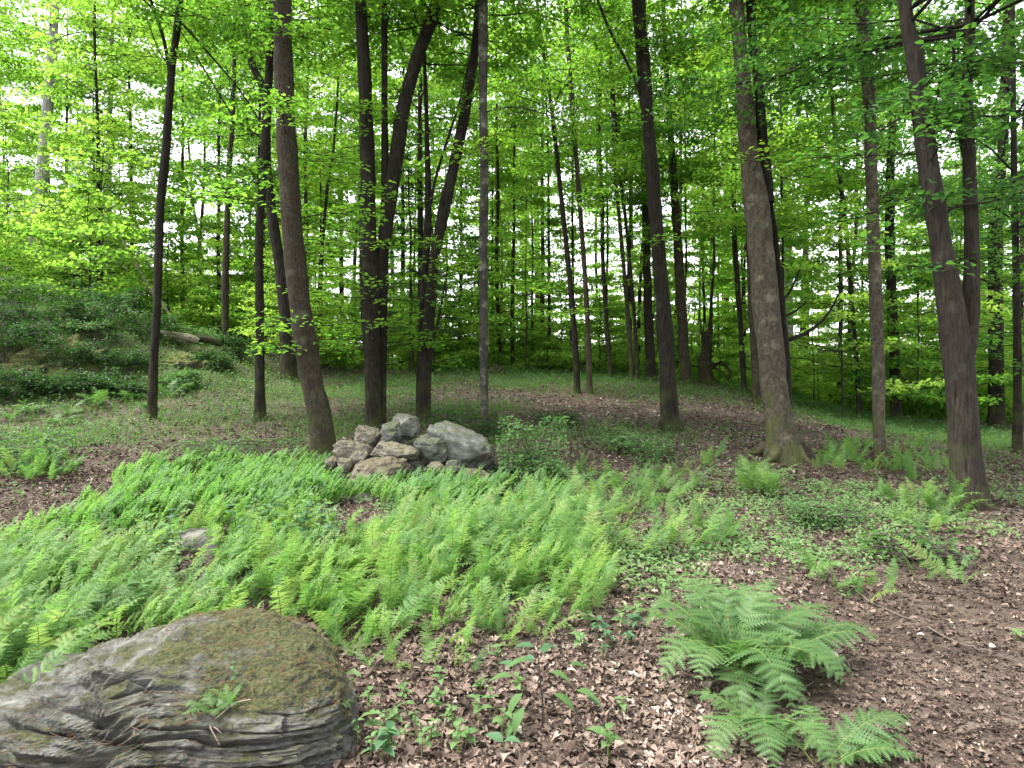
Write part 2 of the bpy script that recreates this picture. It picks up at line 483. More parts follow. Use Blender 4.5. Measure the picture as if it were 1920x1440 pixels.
M['bark_dark'] = bark_mat("shade_darkened_bark", (0.0065, 0.005, 0.0038), (0.033, 0.026, 0.0185), (0.07, 0.07, 0.047), 1.2, 0.35, 0.35)  # darkest bark, trunk shade included in its colour
M['bark_glare'] = bark_mat("glare_paled_bark", (0.13, 0.12, 0.12), (0.34, 0.32, 0.31), (0.42, 0.41, 0.38), 0.5, 0.1, 0.5)  # glare over the far trunks put into a paler bark colour
M['deadwood'] = bark_mat("weathered_wood", (0.11, 0.09, 0.07), (0.31, 0.265, 0.205), (0.40, 0.36, 0.28), 0.6, 0.4, 0.4, 0.3)
M['rock_grey'] = rock_mat("grey_stone", (0.055, 0.056, 0.046), (0.145, 0.147, 0.127), (0.25, 0.254, 0.23), 0.55, 6, 0.68)
M['rock_tan'] = rock_mat("tan_stone", (0.06, 0.052, 0.040), (0.165, 0.145, 0.113), (0.29, 0.262, 0.21), 0.6, 6, 0.66)
M['rock_red'] = rock_mat("rusty_stone", (0.05, 0.039, 0.030), (0.135, 0.104, 0.080), (0.24, 0.192, 0.152), 0.6, 6, 0.66)
M['rock_pale'] = rock_mat("pale_stone", (0.14, 0.132, 0.112), (0.235, 0.222, 0.193), (0.33, 0.318, 0.285), 0.3, 5, 0.72)
M['rock_dark'] = rock_mat("dark_banded_stone", (0.04, 0.042, 0.036), (0.10, 0.105, 0.088), (0.21, 0.215, 0.185), 0.6, 6, 0.66, (1, 1, 2.5))
M['schist'] = rock_mat("layered_schist", (0.055, 0.053, 0.042), (0.18, 0.176, 0.150), (0.35, 0.352, 0.32), 0.92, 7, 0.64, (0.8, 1.0, 5.0), (0.28, 0.295, 0.27), 0.07)
M['ledge'] = rock_mat("dark_ledge_stone", (0.02, 0.02, 0.018), (0.05, 0.05, 0.045), (0.11, 0.11, 0.10), 0.95, 2.0, 0.42)  # dark stone whose colour also stands in for shade under the bank

def ground_material():
    m, nt, N, L, out = mat("forest_floor")
    tc = N("TexCoord")
    at = N("Attribute", attribute_name="tint")
    vo = N("TexVoronoi"); vo.inputs['Scale'].default_value = 17; vo.inputs['Randomness'].default_value = 1
    nd = N("TexNoise"); nd.inputs['Scale'].default_value = 9; nd.inputs['Detail'].default_value = 4
    L(tc.outputs['Object'], nd.inputs['Vector'])
    mxv = N("MixRGB"); mxv.inputs[0].default_value = 0.12
    L(tc.outputs['Object'], mxv.inputs[1]); L(nd.outputs['Color'], mxv.inputs[2]); L(mxv.outputs[0], vo.inputs['Vector'])
    sp = N("SeparateColor"); L(vo.outputs['Color'], sp.inputs[0])
    r = ramp(N, [(0, (0.026, 0.019, 0.015)), (0.35, (0.066, 0.049, 0.039)), (0.65, (0.095, 0.070, 0.054)), (0.9, (0.145, 0.111, 0.089)), (1, (0.23, 0.187, 0.152))])
    L(sp.outputs[0], r.inputs[0])
    n2 = N("TexNoise"); n2.inputs['Scale'].default_value = 1.3; n2.inputs['Detail'].default_value = 8; n2.inputs['Roughness'].default_value = 0.7
    L(tc.outputs['Object'], n2.inputs['Vector'])
    soil = ramp(N, [(0.3, (0.028, 0.021, 0.016)), (0.5, (0.052, 0.039, 0.030)), (0.7, (0.105, 0.083, 0.067))]); L(n2.outputs[0], soil.inputs[0])
    m1 = N("MixRGB"); m1.inputs[0].default_value = 0.6; L(r.outputs[0], m1.inputs[1]); L(soil.outputs[0], m1.inputs[2])
    n3 = N("TexNoise"); n3.inputs['Scale'].default_value = 7; n3.inputs['Detail'].default_value = 8; n3.inputs['Roughness'].default_value = 0.75
    L(tc.outputs['Object'], n3.inputs['Vector'])
    ad = N("Math", operation='ADD'); L(at.outputs['Fac'], ad.inputs[0]); L(n3.outputs[0], ad.inputs[1])
    gm = ramp(N, [(0.80, (0, 0, 0)), (1.0, (0.9,) * 3)])
    hf = N("Math", operation='MULTIPLY'); hf.inputs[1].default_value = 0.8; L(ad.outputs[0], hf.inputs[0]); L(hf.outputs[0], gm.inputs[0])
    n4 = N("TexNoise"); n4.inputs['Scale'].default_value = 40; n4.inputs['Detail'].default_value = 4
    L(tc.outputs['Object'], n4.inputs['Vector'])
    gc = ramp(N, [(0.3, (0.022, 0.042, 0.012)), (0.6, (0.055, 0.095, 0.025)), (0.8, (0.10, 0.14, 0.04))]); L(n4.outputs[0], gc.inputs[0])
    m2 = N("MixRGB"); L(gm.outputs[0], m2.inputs[0]); L(m1.outputs[0], m2.inputs[1]); L(gc.outputs[0], m2.inputs[2])
    p = N("BsdfPrincipled"); p.inputs['Roughness'].default_value = 0.95; p.inputs['Specular IOR Level'].default_value = 0.15
    L(m2.outputs[0], p.inputs['Base Color'])
    hh = N("Math", operation='ADD'); L(sp.outputs[1], hh.inputs[0]); L(n4.outputs[0], hh.inputs[1])
    b = N("Bump"); b.inputs['Strength'].default_value = 0.8; b.inputs['Distance'].default_value = 0.03
    L(hh.outputs[0], b.inputs['Height']); L(b.outputs[0], p.inputs['Normal'])
    L(p.outputs[0], out.inputs['Surface'])
    return m
M['ground'] = ground_material()

# ------------------------------------------------------------------ ground
GREEN = [(940, 700, 3.0, 1.0), (1000, 716, 2.6, .95), (1200, 728, 2.6, .8), (1080, 722, 2.2, .8), (1120, 708, 3.0, 1.0), (1250, 735, 2.0, .8), (760, 715, 3.0, .9), (600, 740, 3.0, .8), (400, 780, 2.4, .7), (530, 800, 1.6, .5),
         (1560, 770, 3.5, 1.0), (1700, 805, 3.5, 1.0), (1850, 830, 3.0, 0.9), (860, 770, 1.6, .8), (900, 830, 1.3, .8), (1180, 830, 1.5, .7),
         (80, 830, 2.2, .9), (330, 690, 4.0, 1.0), (150, 680, 4.0, 1.0), (40, 640, 4.5, 1.0), (60, 725, 3.0, .9), (250, 630, 4.5, 1.0), (1000, 860, 1.2, .7), (650, 800, 1.3, .8), (1500, 940, 1.0, .45), (1600, 960, 1.0, .45), (1280, 1080, .5, .5), (1150, 1050, .5, .4)]
GREEN = [(ground(a, b), r, w) for a, b, r, w in GREEN]
def green(x, y):
    g = np.zeros(len(x))
    for q, r, w in GREEN:
        g = np.maximum(g, w * np.exp(-((x - q[0]) ** 2 + (y - q[1]) ** 2) / (r * r)))
    far = smooth(y, 24, 30)
    return np.maximum(g, far * 0.8)

tx = np.linspace(-5.0, 5.0, 310); gx = 4.0 * np.sinh(tx)
ty = np.linspace(-3.0, 5.2, 340); gy = 4.0 + 4.0 * np.sinh(ty) * 0.9
GX, GY = np.meshgrid(gx, gy)
fx, fy = GX.ravel(), GY.ravel()
fz = gz(fx, fy)
idx = np.arange(len(fx)).reshape(GX.shape)
q = np.stack([idx[:-1, :-1], idx[:-1, 1:], idx[1:, 1:], idx[1:, :-1]], -1).reshape(-1, 4)
mb = MB(); mb.add(np.stack([fx, fy, fz], 1), q, 0, green(fx, fy) * 0.6)
tag(link("ground", mb.mesh("ground", M['ground'])), kind="structure")

# ------------------------------------------------------------------ trees
def trunk_geo(mb, path, rad, segs=14, flare=0.0, seed=0, rough=0.05, mat=0):
    K = len(path)
    v, q = tubes(path[None], rad[None], segs)
    v = v.reshape(K, segs, 3)
    c = path[:, None]
    d = v - c
    ang = np.arange(segs) * 2 * pi / segs
    p = v.reshape(-1, 3)
    k = 1 + rough * 2.2 * vnoise(p * np.array([3.5, 3.5, 1.6]) + seed, seed).reshape(K, segs) + rough * vnoise(p * np.array([14, 14, 5.0]), seed + 1).reshape(K, segs)
    if flare > 0:
        h = (path[:, 2] - path[0, 2])[:, None]
        lob = 1 + 0.45 * np.cos(ang * 4 + seed)[None] + 0.25 * np.cos(ang * 3 + 2.1 * seed)[None]
        k = k + flare * (np.exp(-h / 0.20) * lob + .25 * np.exp(-h / .6))
    v = c + d * k[..., None]
    mb.add(v.reshape(-1, 3), q, mat)

def crown_geo(mb, paths, h0, n_br, R, n_leaf, leaf, rg, up=0.45, droop=0.25, kind='kite', width=0.7, spread=0.15, tilt=0.75, low=0.0,
              bark=0, leafm=1, top_taper=0.55, layer=0.05, brad=0.0065):
    """branches + leaves along one or more stems (arrays Kx3)"""
    pts = np.concatenate([p[p[:, 2] >= h0] if (p[:, 2] >= h0).any() else p[-2:] for p in paths])
    zmax = pts[:, 2].max()
    pick = rg.integers(0, len(pts), n_br)
    st = pts[pick]
    t = np.clip((st[:, 2] - h0) / max(zmax - h0, .1), 0, 1)
    L = R * (0.5 + 0.5 * np.sin(pi * np.clip(t + low, 0, 1) ** 0.8)) * (1 - top_taper * t ** 2) * rg.uniform(0.6, 1.15, n_br)
    az = np.arange(n_br) * 2.39996 + rg.uniform(-.5, .5, n_br)
    hd = np.stack([np.cos(az), np.sin(az), 0 * az], 1)
    side = np.stack([-np.sin(az), np.cos(az), 0 * az], 1)
    s = np.linspace(0, 1, 6)
    upv = up * rg.uniform(.5, 1.4, n_br)
    bend = rg.normal(0, 0.16, n_br)
    br = (st[:, None] + hd[:, None] * (L[:, None] * s * 0.95)[..., None] + side[:, None] * (L[:, None] * bend[:, None] * s ** 2)[..., None])
    br[:, :, 2] += L[:, None] * (upv[:, None] * s - droop * s ** 2) + rg.normal(0, .02, (n_br, 6)) * L[:, None] * (s > 0)
    r0 = brad * (0.5 + L)
    v, q = tubes(br, r0[:, None] * (1 - 0.8 * s)[None], 4)
    mb.add(v, q, bark, 0.4)
    m = 7
    j = np.arange(m)
    sj = np.clip(0.22 + 0.78 * (j[None] + rg.uniform(0, 1, (n_br, m))) / m, 0, 0.999)
    k = (sj * 5).astype(int); f = (sj * 5 - k)[..., None]
    bi = np.arange(n_br)[:, None]
    ts = br[bi, k] * (1 - f) + br[bi, k + 1] * f
    sg = np.where((j % 2) == 0, 1.0, -1.0)[None] * rg.uniform(.5, 1.25, (n_br, m))
    td = hd[:, None] * np.cos(sg)[..., None] + side[:, None] * np.sin(sg)[..., None]
    tl = L[:, None] * (0.20 + 0.36 * (1 - sj)) * rg.uniform(.7, 1.25, (n_br, m)) + 0.12
    te = ts + td * tl[..., None]
    te[..., 2] += tl * rg.uniform(-.12, .16, (n_br, m))
    ts = np.concatenate([ts.reshape(-1, 3), br[:, 3]]); te = np.concatenate([te.reshape(-1, 3), br[:, 5]])
    tl = np.linalg.norm(te - ts, axis=1)
    u3 = np.array([0, .5, 1.0])
    tw = ts[:, None] + (te - ts)[:, None] * u3[None, :, None]
    v, q = tubes(tw, np.broadcast_to(np.array([.006, .004, .002]), (len(tw), 3)), 3)
    mb.add(v, q, bark, 0.4)
    w = tl / tl.sum()
    ti = rg.choice(len(ts), n_leaf, p=w)
    ss = rg.uniform(0.05, 1.08, n_leaf)
    d = norm((te - ts)[ti])
    perp = np.stack([-d[:, 1], d[:, 0], 0 * d[:, 0]], 1)
    lat = rg.normal(0, spread, n_leaf) * (1.15 - 0.6 * ss)
    pos = ts[ti] + (te - ts)[ti] * ss[:, None] + perp * lat[:, None]
    pos[:, 2] += rg.normal(0, layer, n_leaf) - 0.25 * np.abs(lat)
    nr = np.stack([rg.normal(0, tilt, n_leaf), rg.normal(0, tilt, n_leaf), np.ones(n_leaf)], 1)
    dr = d * 0.5 + perp * np.sign(lat)[:, None] * 0.8 + rg.normal(0, .35, (n_leaf, 3))
    v, f, kk = leaf_geo(pos, nr, dr, leaf * rg.uniform(.65, 1.25, n_leaf), width, kind)
    spray = rg.uniform(-.22, .22, len(ts))
    tint = np.clip(0.5 + spray[ti] + rg.normal(0, .13, n_leaf), 0, 1)
    mb.add(v, f, leafm, np.repeat(tint, kk), smooth=False)

def stem_from_px(pts, Y, top_h=None, base=None, dY=0.0, spacing=0.16):
    """pts [(px,py,width px)...] from the foot upwards -> path, radii in world units"""
    w = []; r = []
    n = len(pts)
    for i, (px, py, wd) in enumerate(pts):
        yy = Y + dY * i / max(n - 1, 1)
        w.append(P(px, py, yy)); r.append(wd * 0.46 * yy / F)
    w = np.array(w); r = np.array(r)
    if base is not None:
        w[0] = base
    if top_h is not None and w[-1, 2] < top_h:
        d = norm(w[-1] - w[-2]); d = norm(d + np.array([0, 0, 0.9]))
        k = (top_h - w[-1, 2])
        e1 = w[-1] + d * k * 0.5; e2 = w[-1] + norm(d + np.array([0, 0, .6])) * k
        w = np.vstack([w, e1, e2]); r = np.concatenate([r, [r[-1] * .62, 0.02]])
    ln = np.linalg.norm(np.diff(w, axis=0), axis=1).sum()
    m = max(8, int(ln / spacing))
    path = catmull(w, m)
    rad = np.maximum(np.interp(np.linspace(0, len(w) - 1, m), np.arange(len(w)), r), 0.006)
    return path, rad

tree_count = 0
def tree(label, pts, bark='bark', limbs=(), top=14.0, h0=4.5, nbr=34, R=2.6, nleaf=6000, leaf=0.10, Y=None, dY=0.0, flare=0.35,
         leafmat='maple', cat='tree', name='tree', group=None, low_sprays=0, segs=14, sprayh=(1.6, 4.5), low_leaf=60, crown=True, kw=None, sink=0.12, rough=0.05, roots=0):
    global tree_count
    tree_count += 1
    seed = 100 + tree_count * 7
    rg = RG(seed)
    b = ground(pts[0][0], pts[0][1]) if Y is None else None
    if b is None:
        q0 = P(pts[0][0], pts[0][1], Y)
        b = np.array([q0[0], Y, gz(q0[0], Y)[0]])
    Y = b[1]
    root = empty(name, b)
    tag(root, label, cat, group)
    foot = b - np.array([0, 0, sink])
    path, rad = stem_from_px(pts, Y, top, foot, dY)
    mb = MB(); trunk_geo(mb, path - b, rad, segs, flare, seed, rough)
    link("trunk", mb.mesh("trunk", M[bark]), root)
    paths = [path - b]
    twigs = []
    if roots:
        r0 = rad[min(3, len(rad) - 1)]
        for i in range(roots):
            az = i * 2 * pi / roots + rg.uniform(-.35, .35)
            Lr = r0 * rg.uniform(1.9, 3.0)
            rr = np.linspace(.35, 1, 7) * Lr
            bw = az + np.linspace(0, 1, 7) * rg.uniform(-.5, .5)
            rx, ry = np.cos(bw) * rr, np.sin(bw) * rr
            rz = gz(rx + b[0], ry + b[1]) - b[2] + r0 * np.array([.85, .42, .20, .08, .0, -.05, -.1])
            mb = MB(); trunk_geo(mb, np.stack([rx, ry, rz], 1), r0 * np.array([.40, .31, .23, .17, .12, .08, .05]), 8, 0, seed + i, .12)
            link("root", mb.mesh("root", M[bark]), root)
    for lp in limbs:
        lpts, opts = (lp, {}) if isinstance(lp, list) else lp
        p2, r2 = stem_from_px(lpts, Y + opts.get('off', 0.0), opts.get('top', None), None, opts.get('dY', 0.0))
        mb = MB(); trunk_geo(mb, p2 - b, r2, opts.get('segs', 10), 0, seed + 3, rough)
        link("limb", mb.mesh("limb", M[opts.get('bark', bark)]), root)
        if opts.get('leafy', True):
            if max(q_[2] for q_ in lpts) >= 8:
                paths.append(p2 - b)
            else:
                twigs.append(p2 - b)
    if crown:
        mb = MB()
        crown_geo(mb, paths, h0, nbr, R, nleaf, leaf, rg, **(kw or {}))
        for tp in twigs:
            tp = tp[len(tp) // 3:]
            crown_geo(mb, [tp], tp[:, 2].min() - .1, 7, 1.0, 420, 0.085, rg, up=.2, droop=.15, spread=.1, brad=.003, kind='ovate')
        if low_sprays:
            sprayh = (sprayh[0], sprayh[1] + 3.0); low_sprays = int(low_sprays * 1.7) + 2
            lowp = [p[(p[:, 2] > sprayh[0]) & (p[:, 2] < sprayh[1])] for p in paths[:1]]
            lowp = [p for p in lowp if len(p) > 1]
            if lowp:
                crown_geo(mb, lowp, sprayh[0], low_sprays, 1.6, low_sprays * low_leaf, 0.10, rg, up=0.15, droop=0.12, kind='ovate', spread=0.09, tilt=0.3, brad=0.005)
        link("crown", mb.mesh("crown", [M['bark_dark'], M[leafmat]]), root)
    return root

tree("slender dark tree with a narrow fork, standing alone before the dark leafy bank",
     [(284, 786, 19), (288, 690, 17), (295, 560, 16), (300, 400, 16), (311, 280, 17), (322, 130, 15), (338, 0, 13)], 'bark_dark',
     limbs=[[(321, 150, 9), (306, 70, 7), (283, 2, 6), (262, -80, 5)], ([(322, 120, 4), (300, 100, 3), (270, 20, 2)], {}),
            ([(338, 40, 5), (400, 110, 4), (450, 170, 3), (495, 240, 3)], {'leafy': False})],
     top=15, h0=8.1, nleaf=11050, R=3.7, low_sprays=2, sprayh=(3.5, 6))
tree("straight thin dark tree in the leaf litter left of the large leaning trunk",
     [(488, 790, 24), (487, 700, 18), (487, 600, 17), (486, 450, 16), (493, 330, 17), (502, 190, 16), (508, 60, 15), (512, 0, 14)], 'bark_dark',
     limbs=[([(492, 260, 4), (440, 220, 3.4), (395, 150, 3), (340, 60, 2)], {}), ([(490, 345, 3.5), (450, 335, 3), (410, 318, 2), (380, 296, 1.5)], {})],
     top=15, h0=7.6, nleaf=11050, R=3.7, low_sprays=5, sprayh=(2.8, 6))
tree("broad dark foot tree curving left behind the large leaning trunk, on the crest",
     [(541, 714, 38), (538, 640, 27), (533, 560, 25), (522, 480, 22), (510, 400, 20), (500, 310, 18), (497, 180, 16), (470, 110, 14), (462, 0, 12)], 'bark_dark',
     top=18, h0=8.6, nleaf=11050, R=4.1)
tree("large grey-brown trunk leaning left, mottled bark, rising from the ferns beside the stone pile",
     [(607, 862, 52), (603, 800, 47), (583, 700, 45), (562, 560, 43), (546, 400, 41), (537, 250, 39), (531, 100, 37), (528, 0, 35)], 'bark',
     top=15, h0=8.8, nleaf=10200, R=3.5, low_sprays=16, sprayh=(1.7, 5.2), segs=20, flare=0.3, roots=4)
tree("dark tree of several stems fanning out, rising right behind the stone pile",
     [(700, 806, 36), (699, 700, 33), (697, 600, 32), (692, 460, 33), (690, 330, 31), (684, 150, 27), (676, 0, 25)], 'bark_dark',
     limbs=[([(716, 806, 18), (717, 700, 17), (719, 560, 18), (722, 360, 17), (721, 200, 13), (721, 0, 11)], {'off': 0.15, 'top': 13}),
            ([(704, 560, 20), (722, 440, 26), (738, 330, 29), (757, 200, 28), (785, 100, 26), (822, -5, 25)], {'off': 0.1, 'top': 13}),
            ([(690, 700, 12), (682, 560, 16), (681, 400, 16), (683, 330, 14)], {'off': 0.7, 'leafy': False})],
     top=14, h0=7.6, nleaf=15300, R=3.7, nbr=44, low_sprays=22, sprayh=(1.2, 5.0), segs=16, flare=0.15)
tree("twin stemmed tree dividing low down, just behind the tall grey slab of the stone pile",
     [(796, 790, 30), (795, 740, 27), (800, 650, 28), (808, 560, 22), (817, 470, 21), (838, 370, 24), (866, 240, 22), (888, 110, 17), (897, 0, 14)], 'bark_dark',
     limbs=[([(785, 786, 12), (787, 700, 14), (792, 600, 15), (797, 500, 16), (803, 400, 15), (801, 270, 10), (797, 140, 8), (792, 0, 6)], {'off': 0.1, 'top': 11}),
            ([(804, 400, 6), (818, 330, 6), (843, 250, 5), (862, 190, 4), (880, 110, 3)], {}),
            ([(812, 640, 7), (824, 590, 5.5), (833, 540, 4), (840, 500, 3)], {'leafy': False})],
     top=13, h0=7.1, nleaf=11900, R=3.4, low_sprays=10, sprayh=(1.0, 4.2), flare=0.2)
tree("straight slim pale and dark mottled trunk right of the stone pile",
     [(908, 812, 17), (908, 740, 17), (907, 640, 18), (906, 500, 18), (908, 330, 18), (906, 180, 18), (906, 0, 19)], 'bark_mottled',
     limbs=[([(912, 210, 3), (960, 200, 3), (1010, 210, 2.6), (1060, 228, 2)], {})],
     top=14, h0=7.8, nleaf=10200, R=3.3, low_sprays=4, sprayh=(3, 5.5), flare=0.1)
tree("large pale tan-grey trunk dividing into two stems, mossy flared foot",
     [(1470, 862, 66), (1462, 800, 55), (1450, 700, 52), (1433, 540, 53), (1421, 400, 50), (1404, 280, 36), (1394, 150, 29), (1380, 0, 29)], 'bark_pale',
     limbs=[([(1440, 380, 26), (1430, 270, 22), (1424, 180, 18), (1413, 90, 16), (1407, 0, 16)], {'off': .05, 'top': 13, 'bark': 'bark_dark'}),
            ([(1480, 842, 18), (1474, 700, 18), (1463, 560, 16), (1452, 430, 10), (1440, 330, 4)], {'off': 0.22, 'bark': 'bark_dark', 'leafy': False}),
            ([(1424, 185, 8), (1445, 150, 7), (1490, 125, 6), (1550, 97, 5.5), (1630, 84, 5), (1720, 92, 4), (1800, 100, 3)], {'leafy': True, 'dY': -1.0}),
            ([(1465, 640, 10), (1500, 630, 8), (1535, 608, 7), (1558, 580, 5), (1572, 552, 3.5)], {'leafy': False, 'bark': 'bark_dark', 'off': .2}),
            ([(1462, 598, 6), (1490, 584, 5), (1512, 566, 3)], {'leafy': False, 'bark': 'bark_dark', 'off': .2}),
            ([(1462, 570, 6), (1482, 545, 5), (1500, 505, 3)], {'leafy': False, 'bark': 'bark_dark', 'off': .2}),
            ([(1420, 100, 4), (1450, 60, 3), (1490, 0, 2)], {})],
     top=15, h0=7.6, nleaf=12750, R=3.7, nbr=40, segs=22, flare=0.4, roots=6, low_sprays=3, sprayh=(3.2, 5))
tree("dark rough trunk with a narrow high fork and flared foot on the mound",
     [(1258, 806, 36), (1254, 740, 32), (1248, 640, 32), (1236, 480, 29), (1223, 330, 27), (1214, 220, 24), (1211, 120, 18), (1202, 0, 17)], 'bark_dark',
     limbs=[([(1214, 270, 14), (1205, 180, 14), (1197, 90, 13), (1191, 0, 13)], {'off': .05, 'top': 14}),
            ([(1200, 175, 6), (1172, 110, 6), (1145, 60, 5.5), (1118, -5, 5)], {}),
            ],
     top=15, h0=8.0, nleaf=11900, R=3.6, segs=16, flare=0.5, roots=6, low_sprays=3, sprayh=(3, 5.5))
tree("pale slim trunk with a bare light streak near its foot, among ferns",
     [(1651, 872, 26), (1648, 780, 23), (1646, 660, 24), (1640, 500, 25), (1635, 380, 23), (1631, 220, 22), (1624, 100, 23), (1615, -5, 24)], 'bark_pale',
     limbs=[([(1640, 170, 4), (1670, 145, 4), (1700, 132, 3)], {}), ([(1642, 380, 4), (1680, 355, 3.5), (1730, 350, 3)], {})],
     top=14, h0=7.2, nleaf=11050, R=3.5, flare=0.08, roots=4, low_sprays=5, sprayh=(3.0, 5))
tree("thick purplish grey trunk forked into two tall stems, ferns at its foot",
     [(1816, 948, 66), (1813, 880, 57), (1803, 760, 53), (1795, 660, 54), (1768, 480, 44), (1742, 320, 38), (1722, 160, 34), (1712, 90, 32), (1695, -5, 25)], 'bark_purple',
     limbs=[([(1808, 690, 34), (1820, 590, 34), (1822, 460, 27), (1818, 320, 26), (1812, 190, 23), (1818, 80, 19), (1818, -5, 18)], {'off': .12, 'top': 12}),
            ([(1818, 330, 14), (1800, 250, 11), (1786, 190, 8), (1790, 60, 6)], {'off': .15, 'bark': 'bark_dark'}),
            ([(1768, 400, 6), (1800, 385, 5), (1850, 380, 4), (1915, 360, 3)], {}), ([(1760, 220, 5), (1720, 205, 5), (1650, 245, 4)], {}),
            ([(1830, 110, 5), (1870, 108, 4), (1925, 125, 3)], {'dY': -.6}), ([(1825, 215, 4), (1870, 218, 4), (1925, 205, 3)], {'dY': -.8})],
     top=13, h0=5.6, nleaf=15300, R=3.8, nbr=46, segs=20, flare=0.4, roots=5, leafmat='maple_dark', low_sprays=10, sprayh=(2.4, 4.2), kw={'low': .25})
tree("dark trunk standing in the shade behind the thick purplish forked trunk",
     [(1868, 808, 30), (1868, 720, 27), (1867, 600, 26), (1866, 450, 25), (1872, 350, 22), (1882, 250, 18), (1888, 0, 14)], 'bark_dark',
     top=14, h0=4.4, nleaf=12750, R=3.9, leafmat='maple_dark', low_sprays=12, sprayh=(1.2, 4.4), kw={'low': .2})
tree("dim slim trunk at the edge of the undergrowth right of all the other trunks",
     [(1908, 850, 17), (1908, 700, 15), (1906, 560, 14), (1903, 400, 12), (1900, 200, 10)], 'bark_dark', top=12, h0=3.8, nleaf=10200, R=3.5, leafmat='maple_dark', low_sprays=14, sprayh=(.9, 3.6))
tree("dark slim trunk close behind the pale slim trunk with the bare streak",
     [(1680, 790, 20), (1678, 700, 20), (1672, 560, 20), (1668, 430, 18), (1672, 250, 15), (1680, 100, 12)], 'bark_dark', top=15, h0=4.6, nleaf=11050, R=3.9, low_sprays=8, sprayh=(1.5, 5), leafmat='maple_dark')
# thin stems on the mound
thin = [
    ("thin dark trunk, the left one of a close pair on the grassy crest", [(980, 692, 12), (984, 560, 13), (986, 430, 12), (987, 330, 10), (1000, 200, 8), (1005, 60, 6)]),
    ("thin dark trunk, the right one of a close pair on the grassy crest", [(1010, 694, 13), (1008, 560, 12), (1006, 420, 12), (1004, 320, 10), (1003, 200, 8), (1000, 40, 6)]),
    ("slim dark sapling trunk bending left as it rises from the leaf covered mound", [(1083, 738, 14), (1078, 640, 12), (1066, 500, 11), (1050, 350, 10), (1034, 200, 8), (1010, 30, 6)]),
    ("slim dark sapling trunk close right of the one bending left on the mound", [(1106, 738, 13), (1103, 640, 11), (1097, 520, 10), (1086, 370, 10), (1073, 200, 9), (1060, 0, 8)]),
    ("thin reddish brown sapling trunk with a slight kink, right on the mound", [(1147, 712, 9), (1137, 600, 8), (1130, 480, 9), (1129, 380, 8), (1124, 250, 7), (1126, 80, 6)]),
    ("very thin grey pole of a trunk among saplings behind the mound", [(1126, 700, 7), (1120, 580, 6), (1117, 450, 6), (1120, 300, 5), (1118, 120, 4)]),
    ("thin trunk leaning left amid the saplings beside the dark rough forked trunk", [(1186, 715, 9), (1178, 600, 9), (1165, 450, 8), (1152, 300, 7), (1146, 120, 6)]),
    ("thin trunk slanting to the dark rough forked trunk from behind", [(1196, 716, 8), (1190, 600, 7), (1175, 430, 7), (1158, 280, 6)]),
    ("thick dark trunk half hidden behind the dark rough forked trunk", [(1222, 716, 21), (1218, 640, 19), (1214, 540, 18), (1212, 420, 14)]),
    ("tall dark trunk just right of the dark rough forked trunk, on the crest", [(1287, 722, 24), (1281, 640, 20), (1276, 540, 20), (1269, 430, 18), (1262, 310, 14), (1251, 160, 10), (1243, 0, 8)]),
    ("straight slim dark trunk beside the uprooted stump", [(1366, 718, 16), (1362, 640, 14), (1360, 540, 15), (1362, 420, 14), (1362, 280, 10), (1358, 120, 8)]),
    ("slim kinked trunk between the uprooted stump and the large pale trunk", [(1396, 738, 12), (1389, 620, 10), (1382, 520, 11), (1377, 440, 10), (1376, 330, 8), (1380, 160, 6)]),
    ("dark trunk showing behind the large pale tan-grey trunk", [(1420, 756, 17), (1415, 660, 15), (1408, 540, 14), (1404, 440, 12), (1400, 300, 10)]),
    ("dark trunk on a broad sprawling foot behind the bare side branches", [(1502, 735, 30), (1507, 680, 22), (1509, 560, 17), (1511, 430, 9), (1512, 300, 7), (1514, 180, 5)]),
    ("thin trunk leaning left in the green hollow beyond the mound", [(1612, 782, 10), (1606, 680, 9), (1597, 560, 9), (1586, 430, 9), (1571, 300, 8), (1560, 180, 6)]),
    ("slim trunk on the leafy bank, left of the straight thin dark tree", [(423, 645, 15), (422, 560, 14), (425, 440, 12), (430, 310, 11), (437, 215, 9), (440, 60, 7)]),
    ("thin bent trunk close right of the large leaning trunk, further back", [(592, 690, 10), (598, 580, 9), (604, 460, 8), (614, 350, 6), (626, 270, 5), (636, 120, 4)]),
    ("faint grey trunk in the woods left of the stems behind the stone pile", [(641, 690, 10), (641, 600, 10), (640, 500, 9), (640, 350, 8)]),
    ("thin pole trunk between the two multi stemmed trees by the stone pile", [(752, 692, 7), (742, 600, 7), (735, 500, 6), (738, 300, 5)]),
    ("thin grey trunk on the slope beyond the broken pale leaning trunks", [(378, 620, 8), (380, 520, 8), (372, 440, 7), (362, 380, 6), (352, 250, 4)]),
    ("dark trunk in the hollow, seen between two stems of the purplish fork", [(1838, 790, 16), (1840, 680, 16), (1838, 560, 14), (1836, 400, 12)]),
]
for i, (lab, pts) in enumerate(thin):
    tree(lab, pts, 'bark_dark' if i % 3 else 'bark', top=15 + (i % 4) * 1.5, h0=4.5 + (i % 3), nleaf=7500, R=2.7, nbr=34, leaf=0.11,
         flare=0.3, segs=10, low_sprays=(i % 3) * 3, sprayh=(2, 5))
tree("tall glare-paled trunk high on the bank, veiled by bright leaves", [(60, 585, 26), (66, 480, 25), (76, 360, 24), (86, 240, 20), (96, 120, 18), (103, 0, 16)], 'bark_glare',
     Y=30, top=22, h0=9, nleaf=5500, R=3.4, leaf=.13)
tree("thinner glare-paled trunk deep in the woods beyond the bank", [(200, 560, 14), (202, 460, 13), (203, 360, 12), (205, 250, 10), (210, 100, 8)], 'bark_glare',
     Y=33, top=21, h0=9, nleaf=5500, R=3.2, leaf=.13)
